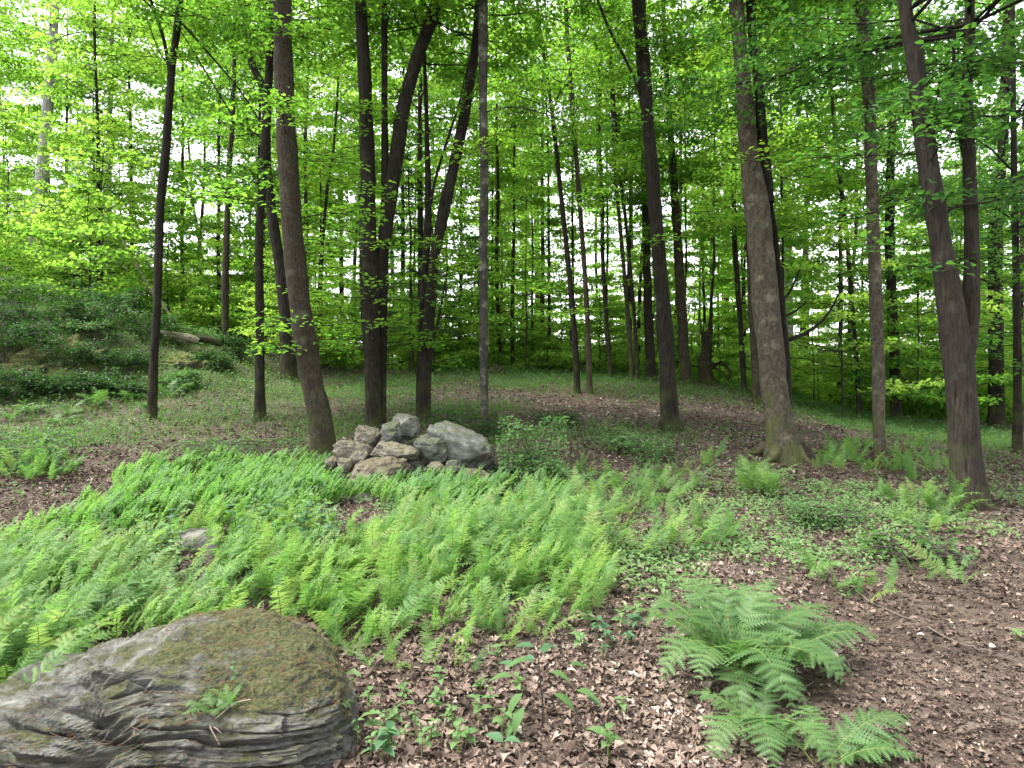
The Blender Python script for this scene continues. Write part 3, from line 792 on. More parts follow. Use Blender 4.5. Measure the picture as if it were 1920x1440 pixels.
tree("pale yellowish trunk far off in the bright gap right of the large pale fork", [(1478, 700, 22), (1476, 520, 21), (1474, 400, 21), (1470, 280, 19), (1465, 120, 17), (1462, 0, 15)], 'bark_glare',
     Y=38, top=24, h0=14, nleaf=5000, R=3.0, leaf=.14)

# background trees and saplings: prototypes, then copies
def proto_tree(seed, H, h0, R, nleaf, leaf, r0, nbr, leafmat, bark, kw=None):
    rg = RG(seed)
    z = np.linspace(-0.2, H, 9)
    wob = np.cumsum(rg.normal(0, .018 * H / 10 + .02, (9, 2)), axis=0)
    pts = np.column_stack([wob - wob[0], z])
    path = catmull(pts, max(12, int(H / .35)))
    rad = r0 * (1 - 0.9 * np.linspace(0, 1, len(path)) ** 1.1) + 0.004
    mt = MB(); trunk_geo(mt, path, rad, 8, .25, seed)
    mc = MB(); crown_geo(mc, [path], h0, nbr, R, nleaf, leaf, rg, **(kw or {}))
    return mt.mesh("trunk", M[bark]), mc.mesh("crown", [M['bark_dark'], M[leafmat]])

def place(proto, name, loc, rz, s, label, cat, group):
    r = empty(name, loc, rz)
    r.scale = (s, s, s)
    tag(r, label, cat, group)
    link("trunk", proto[0], r); link("crown", proto[1], r)
    return r

def where(x, y):
    px = 960 + F * x / y
    return 0 if px < 560 else 1 if px < 1010 else 2 if px < 1440 else 3
PLACES = ["beyond the shaded bank", "behind the stems at the stone pile", "behind the leaf covered mound", "in the green hollow past the pale trunk"]
bgp = [proto_tree(900 + k, 17 + k % 3 * 2, 3.6 + (k % 3), 3.5, 8200, 0.18, .10, 54, ('maple', 'young', 'maple', 'maple', 'young')[k], 'bark_dark' if k % 2 else 'bark') for k in range(5)]
sap = [proto_tree(950 + k, 3.4 + k * 1.1, 0.4, 1.9 + .2 * k, 3400, 0.125, .022, 30, ('young', 'maple', 'young', 'young')[k], 'bark_dark', {'up': .25, 'droop': .12, 'low': .2, 'brad': .006, 'layer': .03}) for k in range(4)]
hem = [proto_tree(980 + k, 6.5 + 2 * k, 0.8, 1.7, 9000, 0.10, .06, 90, 'hemlock', 'bark_dark',
                  {'up': .02, 'droop': .16, 'width': .16, 'spread': .055, 'tilt': .25, 'top_taper': .85, 'low': .35, 'layer': .015, 'brad': .006}) for k in range(2)]
rg = RG(5)
done = []
def free(x, y, dmin):
    for a, b in done:
        if (a - x) ** 2 + (b - y) ** 2 < dmin * dmin:
            return False
    done.append((x, y))
    return True
k = 0
for t in range(1800):
    y = rg.uniform(25, 52)
    x = rg.uniform(-.86, .86) * y
    if t % 4 == 0:
        y = rg.uniform(21, 34); x = rg.uniform(.33, .86) * y
    if k < 40 and free(x, y, 3.8):
        place(bgp[k % 5], "tree", (x, y, gz(x, y)[0]), rg.uniform(0, 6.28), rg.uniform(.8, 1.2),
              "tall leafy background tree " + PLACES[where(x, y)], "tree", "background trees " + PLACES[where(x, y)]); k += 1
for i, (px, Y) in enumerate([(130, 34), (255, 31), (345, 36), (415, 30), (560, 37), (470, 42), (860, 33), (1180, 40)]):
    x = (px - 960) / F * Y
    place(bgp[i % 5], "tree", (x, Y, gz(x, Y)[0]), i * 1.9, 1.0 + .05 * (i % 3), "tall leafy background tree " + PLACES[where(x, Y)], "tree", "background trees " + PLACES[where(x, Y)])
done = []
k = 0
for t in range(4000):
    y = rg.uniform(19, 50)
    x = rg.uniform(-.82, .82) * y
    px, py = project(np.array([[x, y, gz(x, y)[0]]]))
    px = px[0]
    if y < 24.5 and 560 < px < 1480: continue
    if y < 21 and px < 560: continue
    if k < 205 and free(x, y, 1.6):
        sz = rg.uniform(.6, 1.25); kd = ("short ", "tall ")[int(sz * (3.4 + (k % 4) * 1.1) > 4.6)]
        place(sap[k % 4], "sapling", (x, y, gz(x, y)[0]), rg.uniform(0, 6.28), sz,
              kd + "leafy young sapling in the undergrowth " + PLACES[where(x, y)], "sapling", kd + "saplings " + PLACES[where(x, y)]); k += 1
pole = [proto_tree(930 + k, 15 + k, 7.5, 1.8, 1200, 0.13, .075, 16, 'maple', 'bark_dark') for k in range(3)]
rgp = RG(66)
for k in range(28):
    Y = rgp.uniform(24, 36); px = rgp.uniform(930, 1480) if k < 19 else rgp.uniform(330, 930)
    x = (px - 960) / F * Y
    place(pole[k % 3], "tree", (x, Y, gz(x, Y)[0]), rgp.uniform(0, 6.28), rgp.uniform(.75, 1.1),
          "thin straight dark pole of a tree crowded behind the crest", "tree", "pole trees behind the crest")
edge = [proto_tree(940 + k, 8 + k * 2, .5, 2.8, 5200, 0.19, .05, 48, 'young', 'bark_dark', {'low': .3, 'up': .3, 'tilt': .9}) for k in range(3)]  # brightened leaf colours again, standing in for light from behind
done = []
k = 0
for t in range(2000):
    Y = rgp.uniform(44, 60); x = rgp.uniform(-.82, .82) * Y
    if k < 54 and free(x, Y, 2.5):
        place(edge[k % 3], "tree", (x, Y, gz(x, Y)[0]), rgp.uniform(0, 6.28), rgp.uniform(.8, 1.15),
              "bushy far tree, leafy to the ground, " + PLACES[where(x, Y)], "tree", "far bushy trees " + PLACES[where(x, Y)]); k += 1
for i, (px, Y, s, lab) in enumerate([(770, 24, 1.25, "feathery dark hemlock between the multi stemmed trees by the stone pile"),
                                (470, 31, 1.4, "hazy green hemlock in the woods left of the large leaning trunk"),
                                (895, 29, 1.1, "hemlock with flat drooping boughs behind the mottled slim trunk"),
                                (190, 29, 1.3, "dark hemlock on the bank by the thinner glare-paled trunk"),
                                (1185, 33, 1.2, "dim hemlock among the thin saplings behind the mound")]):
    x = (px - 960) / F * Y
    place(hem[i % 2], "hemlock", (x, Y, gz(x, Y)[0] - .1), i * 1.3, s, lab, "tree", None)

# ------------------------------------------------------------------ ledge, shrubs of the bank
def ico(n):
    """unit sphere as a projected, subdivided cube: verts, quads"""
    vs, fs = [], []
    base = 0
    g = np.linspace(-1, 1, n)
    A, B = np.meshgrid(np.tan(g * pi / 4), np.tan(g * pi / 4))
    one = np.ones_like(A)
    for (x, y, z) in ((one, A, B), (-one, -A, B), (-A, one, B), (A, -one, B), (A, B, one), (A, -B, -one)):
        p = np.stack([x, y, z], -1).reshape(-1, 3)
        vs.append(norm(p))
        i = np.arange(n * n).reshape(n, n) + base
        fs.append(np.stack([i[:-1, :-1], i[:-1, 1:], i[1:, 1:], i[1:, :-1]], -1).reshape(-1, 4))
        base += n * n
    return np.concatenate(vs), np.concatenate(fs)

def rock_mesh(size, seed, m, n=26, cuts=9, rough=0.05, square=0.6, strata=0.0):
    rg = RG(seed)
    v, f = ico(n)
    e = 1 - square * 0.55
    v = np.sign(v) * np.abs(v) ** e
    v = v / np.abs(v).max(0)
    for k in range(cuts):
        nr = norm(rg.normal(0, 1, 3) * np.array([1, 1, .8]))
        d = rg.uniform(0.72, 0.98)
        h = v @ nr - d
        v = v - np.where(h > 0, h, 0)[:, None] * nr[None] * 0.93
    dirn = norm(v)
    size = np.array(size) * 0.5
    s = size.mean()
    w = v * size
    disp = rough * s * (1.6 * fbm(w * (1.4 / s) + seed, 3, seed) + 0.9 * fbm(w * (6 / s) + seed, 4, seed + 9))
    if strata:
        disp = disp + strata * s * fbm(np.stack([w[:, 0] * 1.5 / s, w[:, 1] * 1.5 / s, w[:, 2] * 16 / s], 1), 3, seed + 21)
    w = w + dirn * disp[:, None]
    mb = MB(); mb.add(w, f)
    me = mb.mesh("stone", M[m])
    return me

def rock(name, label, cat, loc, size, seed, m, rot=(0, 0, 0), group=None, **kw):
    o = link(name, rock_mesh(size, seed, m, **kw), None, loc, rot)
    tag(o, label, cat, group)
    return o

def rock_px(name, label, cat, x0, x1, y0, y1, Y, m, seed, depth=None, roll=0.0, yaw=0.0, tiltx=0.0, group=None, **kw):
    """stone filling the pixel box x0..x1, y0..y1 at depth Y"""
    c = P((x0 + x1) / 2, (y0 + y1) / 2, Y)
    w, h = (x1 - x0) * Y / F, (y1 - y0) * Y / F
    return rock(name, label, cat, c, (w, depth or w * .8, h), seed, m, (tiltx, roll, yaw), group, **kw)

def on_ground(px, py, up=0.0):
    q = ground(px, py)
    return (q[0], q[1], q[2] + up)

rock_px("rock_ledge", "long dark mossy rock ledge under the leafy bank", "rock", -80, 215, 640, 748, 17.6, 'ledge', 61, depth=2.8, n=34, square=.5, rough=.22, strata=.14)
rock_px("rock_ledge", "dark grass topped rock ledge beside the broken log on the bank", "rock", 262, 415, 662, 722, 19.0, 'ledge', 62, depth=2.2, n=34, square=.3, rough=.2, strata=.1)

def bush(label, px, py, w, h, nleaf, leaf, mname, seed, Y=None, name='shrub', group=None, kw=None):
    b = ground(px, py)
    if Y: 
        xx = (px - 960) / F * Y; b = np.array([xx, Y, gz(xx, Y)[0]])
    rg = RG(seed)
    root = empty(name, b); tag(root, label, "shrub", group)
    ns = 7
    az = rg.uniform(0, 6.28, ns)
    s = np.linspace(0, 1, 6)
    st = np.zeros((ns, 6, 3))
    st[:, :, 0] = np.cos(az)[:, None] * w * .35 * s[None] ** 1.3
    st[:, :, 1] = np.sin(az)[:, None] * w * .35 * s[None] ** 1.3
    st[:, :, 2] = h * rg.uniform(.5, .9, ns)[:, None] * s[None] - .05
    v, q = tubes(st, np.broadcast_to(np.linspace(.012, .004, 6), (ns, 6)), 4)
    mb = MB(); mb.add(v, q, 0, .4); link("stem", mb.mesh("stem", M['twig']), root)
    mb = MB()
    crown_geo(mb, [st[i, 1:] for i in range(ns)], .05, 26, w * .42, nleaf, leaf, rg, **({'up': .3, 'droop': .25, 'low': .3, 'brad': .004, 'kind': 'kite', 'tilt': .5, 'spread': .1, 'layer': .06} | (kw or {})))
    link("foliage", mb.mesh("foliage", [M['twig'], M[mname]]), root)
    return root
k = 0
for (px, py, w, h) in [(15, 690, 1.9, 1.5), (75, 655, 1.7, 1.0), (140, 690, 1.5, .7), (185, 640, 2.0, 1.3), (245, 690, 1.4, .6), (50, 605, 2.2, 1.7), (130, 610, 1.6, 1.1), (300, 640, 1.3, .8), (370, 640, 1.1, .45), (20, 745, 1.3, .9), (95, 738, 1.0, .5), (170, 735, 1.2, .55), (240, 738, .9, .4), (340, 725, .8, .35), (400, 690, .9, .5), (445, 668, 1.1, .6), (215, 600, 1.5, .9), (-10, 640, 1.8, 1.4)]:
    bush("low dark green shrub crowding the shaded bank below the glare-paled trunks", px, py, w * 1.1, h * 1.15, 2300, .07, 'cover' if k % 5 == 3 else 'shrub', 300 + k, group="shrubs of the shaded bank"); k += 1
bush("leafy green bush in the open ground beyond the bare leaf patch", 30, 880, 1.5, .75, 1800, .07, 'cover', 341)
bush("round leafy bush of compound leaves right of the stone pile", 1008, 905, .95, 1.05, 2600, .055, 'forb', 342)
bush("wide low bush on the slope at the foot of the dark rough forked trunk", 1180, 855, 1.3, .6, 1800, .055, 'forb', 343)
bush("small dark tuft of a bush on the mound left of the slim saplings", 1040, 800, .7, .35, 600, .06, 'shrub', 344)
bush("dark leafy bush at the foot of the mottled slim trunk", 870, 815, 1.6, .5, 1600, .06, 'shrub', 345)
bush("grey green low bush between the leaning trunk and the thin dark tree", 460, 850, 2.0, .3, 1600, .05, 'cover', 346)
bush("dark glossy low bush above the twig strewn litter right of the ferns", 1710, 1050, .55, .26, 320, .07, 'cover', 347)
bush("feathery dark green low bush in the sparse ferns before the pale slim trunk", 1545, 975, .75, .24, 2000, .05, 'forb', 348, kw={'width': .4})

rgu = RG(88)
ub = []
for k in range(3):
    rgk = RG(820 + k)
    mbu = MB()
    stp = np.zeros((5, 6, 3)); az = rgk.uniform(0, 6.28, 5); sl = np.linspace(0, 1, 6)
    stp[:, :, 0] = np.cos(az)[:, None] * .35 * sl; stp[:, :, 1] = np.sin(az)[:, None] * .35 * sl; stp[:, :, 2] = rgk.uniform(.6, 1.1, 5)[:, None] * sl - .05
    ms = MB(); v, q = tubes(stp, np.broadcast_to(np.linspace(.01, .003, 6), (5, 6)), 4); ms.add(v, q, 0, .4)
    crown_geo(mbu, [p for p in stp], .05, 22, .85, 1500, .10, rgk, up=.3, droop=.2, low=.3, brad=.003)
    ub.append((ms.mesh("stem", M['twig']), mbu.mesh("foliage", [M['twig'], M['young' if k else 'maple']])))
done = []
k = 0
for t in range(3000):
    y = rgu.uniform(24, 44); x = rgu.uniform(-.8, .8) * y
    if k < 125 and free(x, y, 1.4):
        r = empty("bush", (x, y, gz(x, y)[0]), rgu.uniform(0, 6.28)); sz = rgu.uniform(.7, 1.6); r.scale = (sz, sz, sz)
        tag(r, "low bright green bush of the undergrowth " + PLACES[where(x, y)], "bush", "bushes " + PLACES[where(x, y)])
        link("stem", ub[k % 3][0], r); link("foliage", ub[k % 3][1], r); k += 1

# fallen and leaning dead wood
def dead_stem(label, pts, Y, dY, m='deadwood', name='log', cat='log', segs=10):
    path, rad = stem_from_px(pts, Y, None, None, dY)
    o0 = path[0].copy()
    mb = MB(); trunk_geo(mb, path - o0, rad, segs, 0, 5, .1)
    # close the ends
    n = len(path)
    for e, i0 in ((0, 0), (n - 1, (n - 1) * segs)):
        ringv = mb.v[0][i0:i0 + segs]
        mb.add(np.vstack([ringv, ringv.mean(0)]), [[k, (k + 1) % segs, segs] for k in range(segs)])
    o = link(name, mb.mesh(name, M[m]), None, o0)
    return tag(o, label, cat)
dead_stem("broken pale dead trunk leaning steeply above the bank", [(335, 618, 6), (305, 570, 6), (262, 510, 5.5), (225, 440, 4.5), (195, 385, 3)], 24, 1.5, name='leaning_dead_trunk')
dead_stem("thin pale dead trunk leaning low beside the broken one", [(300, 568, 3.5), (262, 525, 3.5), (232, 500, 3), (180, 455, 2)], 24.4, 1.0, name='leaning_dead_trunk')
dead_stem("pale yellow broken log lying on top of the mossy bank", [(295, 622, 10), (325, 628, 16), (355, 634, 17), (372, 640, 12)], 19.2, .3)
dead_stem("dark rotten log end lying against the slim trunk on the bank", [(366, 634, 14), (390, 637, 17), (415, 645, 13)], 19.6, .4, 'bark_dark')
dead_stem("short pale log half buried in leaves on the bank under the glare-paled trunk", [(142, 572, 8), (160, 580, 9), (185, 588, 6)], 20.5, .5)
dead_stem("thin pale fallen pole lying between the thin dark tree and the broad footed tree", [(494, 655, 4), (512, 664, 5), (530, 674, 4)], 21, .3)
def branch_on_ground(label, pts, r, name='fallen_branch', cat='branch', m='twig', seed=0, lift=0.012, tint=.6):
    w = np.array([ground(a, b) for a, b in pts])
    p = catmull(w, max(8, len(w) * 5))
    p[:, 2] = gz(p[:, 0], p[:, 1]) + lift + r
    rg = RG(seed)
    p[1:-1] += rg.normal(0, r * .5, (len(p) - 2, 3))
    v, q = tubes((p - p[0])[None], (r * np.linspace(1, .35, len(p)))[None], 6)
    mb = MB(); mb.add(v, q, 0, tint)
    o = link(name, mb.mesh(name, M[m]), None, p[0])
    return tag(o, label, cat)
branch_on_ground("long thin fallen branch across the brown leaves of the mound", [(1290, 735), (1340, 748), (1390, 760), (1432, 772)], .022, tint=.7)

def stump():
    b = np.array(P(1322, 712, 23.2)); b[2] = gz(b[0], b[1])[0]
    root = empty("uprooted_stump", b)
    tag(root, "splintered uprooted stump with a tangle of twisted roots, on the crest", "stump")
    rg = RG(77)
    p = np.array([[0, 0, -.1], [.02, 0, .4], [-.03, 0, .9], [.04, 0, 1.4], [.0, 0, 1.8]])
    path = catmull(p, 20); mb = MB(); trunk_geo(mb, path, np.linspace(.20, .11, 20), 14, .5, 9, .3)
    link("trunk", mb.mesh("trunk", M['bark']), root)
    for i in range(6):
        a = rg.uniform(-.25, .25, 2); h = rg.uniform(1.6, 2.6)
        pp = np.array([[a[0] * .4, a[1] * .4, .9], [a[0] * .7, a[1], 1.5], [a[0] * 1.2, a[1], h]])
        mb = MB(); trunk_geo(mb, catmull(pp, 8), np.linspace(.07, .015, 8), 6, 0, i, .2)
        link("splinter", mb.mesh("splinter", M['bark']), root)
    for i in range(14):
        az = rg.uniform(0, 6.28); L = rg.uniform(.4, .95)
        d = np.array([math.cos(az), math.sin(az), 0])
        z0 = rg.uniform(0, .7)
        pp = np.array([[0, 0, z0], d * L * .4 + [0, 0, z0 + rg.uniform(-.1, .25)], d * L * .8 + [0, 0, z0 + rg.uniform(-.3, .3)], d * L * 1.1 + rg.normal(0, .15, 3) + [0, 0, z0 * .6]])
        pp[:, 2] = np.maximum(pp[:, 2], -.05)
        mb = MB(); trunk_geo(mb, catmull(pp, 10), np.linspace(.06, .012, 10), 6, 0, i, .2)
        link("root", mb.mesh("root", M['bark_dark']), root)
stump()
rock_px("stump", "small rotten reddish stump on the crest beside the mottled slim trunk", "stump", 918, 946, 684, 712, 23.5, 'bark', 71, depth=.5, cuts=14, rough=.4)

# ------------------------------------------------------------------ stone pile
pile = [
    ("upright pale grey slab at the top of the stone pile", 724, 786, 777, 832, 10.6, 'rock_grey', .45, .12),
    ("rounded dark banded stone leaning on the upright pale slab", 710, 758, 792, 836, 10.2, 'rock_dark', .40, -.15),
    ("tan knobbly stone capping the end of the pile beside the leaning trunk", 663, 720, 797, 836, 10.2, 'rock_tan', .40, .2),
    ("broad dull grey stone at the end of the pile beside the leaning trunk", 630, 698, 826, 878, 9.9, 'rock_tan', .6, .05),
    ("long flat yellowish slab lying across the middle of the stone pile", 693, 788, 830, 862, 9.75, 'rock_tan', .55, .10),
    ("thick rusty red slab in the front of the stone pile", 652, 772, 856, 906, 9.5, 'rock_red', .7, -.10),
    ("lichen spotted grey block between the flat slab and the biggest boulder", 774, 846, 818, 866, 9.9, 'rock_dark', .55, .1),
    ("biggest pale grey boulder of the pile, sloping down to the right", 776, 934, 800, 890, 10.3, 'rock_grey', .9, .42),
    ("small tan stone peeping from under the lichen spotted block", 796, 836, 866, 892, 9.6, 'rock_tan', .35, 0),
    ("grey wedge of stone low under the biggest boulder", 832, 870, 862, 896, 9.6, 'rock_dark', .35, -.2),
    ("flat tan stone at the ferny foot of the biggest boulder", 854, 922, 880, 908, 9.6, 'rock_tan', .5, .05),
    ("narrow brown stone under the rusty slab, ferns before it", 636, 690, 900, 942, 9.1, 'rock_red', .4, -.5),
    ("small grey stone wedged at the leaning trunk's foot", 608, 640, 855, 880, 10.0, 'rock_tan', .3, 0),
    ("small buff stone tucked under the broad dull grey stone", 634, 664, 858, 884, 9.7, 'rock_tan', .3, .1),
    ("dark stone in the hollow beneath the long flat slab", 755, 810, 858, 905, 9.9, 'rock_dark', .6, 0),
    ("dark core stone at the back of the pile under the upright slab", 700, 800, 824, 890, 10.4, 'rock_dark', .6, 0),
    ("lone pale stone by the bushy plant right of the pile", 938, 980, 858, 884, 10.2, 'rock_grey', .35, -.25),
    ("slanting grey stone sunk in the ferns below the pile", 645, 705, 930, 975, 8.5, 'rock_grey', .4, -.6),
    ("flat brown stone sunk low in the ferns before the pile", 612, 668, 960, 1000, 8.0, 'rock_red', .4, -.3),
    ("beige stone bridging the rusty slab and the ferns", 690, 745, 890, 925, 9.15, 'rock_tan', .4, .2),
]
for i, (lab, x0, x1, y0, y1, Y, m, dp, roll) in enumerate(pile):
    rock_px("stone", lab, "rock", x0, x1, y0, y1, Y, m, 400 + i * 3, depth=dp, roll=roll, yaw=(i % 3 - 1) * .2, n=29, cuts=16, rough=.13, square=.8, strata=.07)
rock("stone", "smooth pale round stone half sunk in the green ferns", "rock", on_ground(374, 1022, .0), (.46, .38, .30), 470, 'rock_pale', cuts=3, rough=.03, square=.2, n=26)

# ------------------------------------------------------------------ mossy boulder
def boulder():
    n = 195
    v, f = ico(n)
    f = f[:5 * (n - 1) ** 2]                    # the buried underside is left open
    v = v[:5 * n * n]
    v = np.sign(v) * np.abs(v) ** 0.56
    v = v / np.abs(v).max(0)
    w = v * np.array([0.90, 0.60, 0.46])
    w[:, 2] = np.maximum(w[:, 2], -.32)
    zf = smooth(w[:, 2], -.15, .45)
    w[:, 2] -= zf * (0.27 * np.clip((.10 - w[:, 0]) / 1.0, 0, 1) + 0.05 * smooth(w[:, 0], .5, .95))
    w[:, 2] -= zf * 0.20 * smooth(w[:, 1], .10, -.62) * smooth(w[:, 0], .9, 0.2)
    dirn = norm(v * np.array([1, 1, .55]))
    low = 0.06 * fbm(w * 1.9 + 5, 3, 40)
    # stacked broken slabs: every layer is cut into blocks that stand proud or sit back
    warp = 0.026 * fbm(w * 2.1, 3, 41)
    zt = w[:, 2] + 0.11 * w[:, 0] + 0.06 * w[:, 1] + warp
    def slabs(freq, blk, seed):
        u = zt * freq + 0.16 * fbm(w * 5, 2, seed + 5)
        k = np.floor(u); fr = u - k
        off = _hash(k.astype(np.int64), 0 * k.astype(np.int64), 0 * k.astype(np.int64), seed)
        bx = w[:, 0] * blk + off * 7 + .5 * fbm(w * 6, 2, seed + 6)
        kb = np.floor(bx); fb = bx - kb
        h = _hash(k.astype(np.int64), kb.astype(np.int64), 0 * k.astype(np.int64), seed + 1)
        h2 = _hash(k.astype(np.int64), kb.astype(np.int64) + 1, 0 * k.astype(np.int64), seed + 1)
        hh = h + (h2 - h) * smooth(fb, .82, 1.0)
        joint = smooth(fr, 0, .10) * smooth(fr, 1.0, .90)          # recessed bedding planes
        return (hh - .5) * joint - .35 * (1 - joint)
    rocky = 1 - 0.9 * smooth(w[:, 0] + .25 * fbm(w * 3, 2, 50), 0, .40) * smooth(w[:, 2] + .25 * w[:, 1], .05, .25)
    rocky = np.maximum(rocky, .12)
    sl = 0.115 * slabs(8.5, 3.2, 60) + 0.07 * slabs(19, 6.5, 70) + 0.03 * slabs(38, 12.0, 80)
    lam = .12 + .88 * smooth(fbm(w * 2.4 + 3, 3, 90), -.28, .22)
    rub = fbm(w * 5.5, 5, 91, .6)
    sl = sl * lam + (1 - lam) * .085 * np.sign(rub) * np.abs(rub) ** .7
    fine = 0.020 * fbm(np.stack([w[:, 0] * 8, w[:, 1] * 8, zt * 55], 1), 4, 43, .65)
    moss = (0.030 * np.maximum(fbm(w * 9, 2, 44), -.1) + 0.020 * fbm(w * 22, 3, 45, .6)) * (1.15 - rocky)
    w = w + dirn * (low + rocky * (sl + fine) + moss)[:, None]
    mb = MB(); mb.add(w, f, 0, np.clip(.74 - rocky * .50, 0, 1), smooth=False)
    o = link("boulder", mb.mesh("boulder", M['schist']), None, (-1.64, 2.95, gz(-1.64, 2.95)[0] - 0.035), (0, 0, radians(20)))
    tag(o, "big layered grey boulder with a mossy needle strewn top", "boulder")
    return o
BO = boulder()

bpy.context.view_layer.update()
from mathutils import Vector
from mathutils.bvhtree import BVHTree
BVH = BVHTree.FromPolygons([tuple(BO.matrix_world @ v.co) for v in BO.data.vertices], [tuple(p.vertices) for p in BO.data.polygons])
def drop(o, x, y, ztop=3.0):
    """point of the boulder under (x, y)"""
    if abs(x - BO.location[0]) > 1.4 or abs(y - BO.location[1]) > 1.2:
        return None
    loc = BVH.ray_cast(Vector((x, y, ztop)), Vector((0, 0, -1)))[0]
    return None if loc is None else np.array(loc)

def needles():
    rg = RG(12)
    pts = []
    for k in range(3400):
        x, y = rg.uniform(-2.2, -.7), rg.uniform(2.45, 3.65)
        c = vnoise(np.array([[x * 3.1, y * 3.1, 1.0]]), 8)[0] + .9 * smooth(np.array([x]), -1.9, -.9)[0]
        if rg.uniform(0, 1.0) > c * 1.1 - .25: continue
        p = drop(BO, x, y)
        if p is not None and p[2] > .1: pts.append(p)
    pts = np.array(pts)
    n = len(pts)
    az = rg.uniform(0, 6.28, n)
    d = np.stack([np.cos(az), np.sin(az), rg.normal(0, .25, n)], 1) * rg.uniform(.010, .028, n)[:, None]
    p = pts + [0, 0, .004]
    paths = np.stack([p - d, p, p + d], 1)
    v, q = tubes(paths, np.full((n, 3), .0009), 3)
    mb = MB(); mb.add(v, q, 0, np.repeat(rg.uniform(0, 1, n), 9))
    tag(link("needle_litter", mb.mesh("needle_litter", M['needle'])), "reddish dead needles strewn over the mossy boulder", "needles", kind="stuff")
needles()

# ------------------------------------------------------------------ ferns
def frond_mesh(name, L, W, pairs, teeth, m, th0=0.15, th1=1.0, stalk=0.22, seed=0, droop=.25, simple=False, fat=.66):
    rg = RG(seed)
    K = 26
    s = np.linspace(0, 1, K)
    th = th0 + (th1 - th0) * s ** 1.4
    ds = L / (K - 1)
    c = np.zeros((K, 3))
    c[1:, 0] = np.cumsum(np.sin(th[:-1]) * ds); c[1:, 2] = np.cumsum(np.cos(th[:-1]) * ds)
    c[:, 1] = L * .06 * np.sin(s * 3 + rg.uniform(0, 6)) * s
    mb = MB()
    if not simple:
        v, q = tubes(c[None, ::2], (L * .006 * (1.15 - s[::2]))[None], 3)
        mb.add(v, q, 1, .5)
    t, _, _ = frames(c)
    V = []; T = []; TI = []; nb = 0
    for i in range(pairs):
        u = stalk + (1 - stalk) * (i + .3) / pairs
        k = min(int(u * (K - 1)), K - 2); fr = u * (K - 1) - k
        p = c[k] * (1 - fr) + c[k + 1] * fr
        tt = norm(t[k] * (1 - fr) + t[k + 1] * fr)
        x = (u - stalk) / (1 - stalk)
        prof = min(1.0, (x + .10) / .30) ** .55 * (1 - x ** 1.5) ** .85 + .04
        ln = W * prof
        for sd in (-1, 1):
            side = np.array([0, sd, 0.])
            up = norm(np.cross(tt, side)) * sd
            if up[2] < 0: up = -up
            d = norm(side * .92 + tt * (.30 + .25 * x + rg.normal(0, .10)) + up * rg.normal(.05, .20))
            l2 = ln * rg.uniform(.78, 1.12)
            w2 = min(L * (1 - stalk) / pairs * fat, l2 * .34)
            fwd = norm(tt - (tt @ d) * d)
            j = np.linspace(0, 1, teeth + 1)
            mid = p + d * (j * l2)[:, None] - up * (droop * l2 * j ** 2)[:, None]
            if simple:
                vv = np.vstack([mid[0], mid[-1], mid[0] + (mid[-1] - mid[0]) * .4 + fwd * w2, mid[0] + (mid[-1] - mid[0]) * .4 - fwd * w2])
                ff = [[0, 1, 2], [0, 3, 1]]
            else:
                a = mid[:-1]; b = mid[1:]
                wj = w2 * (1 - j[:-1] ** 1.6 * .85)
                tip1 = (a * .35 + b * .65) + fwd * wj[:, None] + d * (w2 * .35)
                tip2 = (a * .35 + b * .65) - fwd * wj[:, None] + d * (w2 * .35)
                vv = np.vstack([mid, tip1, tip2])
                n1 = teeth + 1
                ff = [[q_, q_ + 1, n1 + q_] for q_ in range(teeth)] + [[q_ + 1, q_, n1 + teeth + q_] for q_ in range(teeth)]
            V.append(vv); T.append(np.array(ff) + nb); nb += len(vv)
            TI.append(np.full(len(vv), np.clip(.5 + rg.normal(0, .1), 0, 1)))
    mb.add(np.vstack(V), np.vstack(T), 0, np.concatenate(TI), smooth=False)
    return mb if simple else mb.mesh(name, [M[m], M['stem']])

FR = [frond_mesh("frond", .46 + .03 * k, .092 + .009 * (k % 3), 19, 7, 'fern', .15 + .16 * (k % 3), .85 + .30 * (k % 4), .20, 500 + k) for k in range(7)]
FRD = [frond_mesh("frond", .64 + .04 * k, .185 + .014 * (k % 3), 17, 9, 'fern_deep', .55, 1.75 + .12 * (k % 4), .20, 520 + k, droop=.22, fat=.9) for k in range(5)]

FRH = [frond_mesh("frond", .66 + .05 * k, .185 + .014 * k, 17, 9, 'fern_deep', .45, 2.5 + .15 * k, .18, 560 + k, droop=.15, fat=.9) for k in range(3)]

def fern(loc, nfr, scale, rg, label, group=None, proto=FR, lean=None, spreadz=.6, name='fern', tilt=.18, off=.05):
    root = empty(name, loc); tag(root, label, "fern", group)
    a0 = rg.uniform(0, 6.28)
    for i in range(nfr):
        az = a0 + i * 2 * pi / nfr + rg.uniform(-.4, .4)
        if lean is not None:
            az = lean + rg.normal(0, spreadz)
        s = scale * rg.uniform(.55, 1.2)
        o = link("frond", proto[rg.integers(0, len(proto))], root, (rg.normal(0, off), rg.normal(0, off), -.01),
                 (rg.normal(0, tilt), rg.normal(0, tilt), az), (s, s, s))
    return root

def scatter(poly, n, seed, clear=()):
    """points on the ground whose feet lie in a pixel polygon"""
    w = np.array(ground_poly(poly))
    rg = RG(seed)
    lo, hi = w.min(0), w.max(0)
    out = np.zeros((0, 2))
    while len(out) < n:
        c = rg.uniform(lo, hi, (n * 3, 2))
        c = c[in_poly(c[:, 0], c[:, 1], w)]
        out = np.vstack([out, c])
    out = out[:n]
    return out

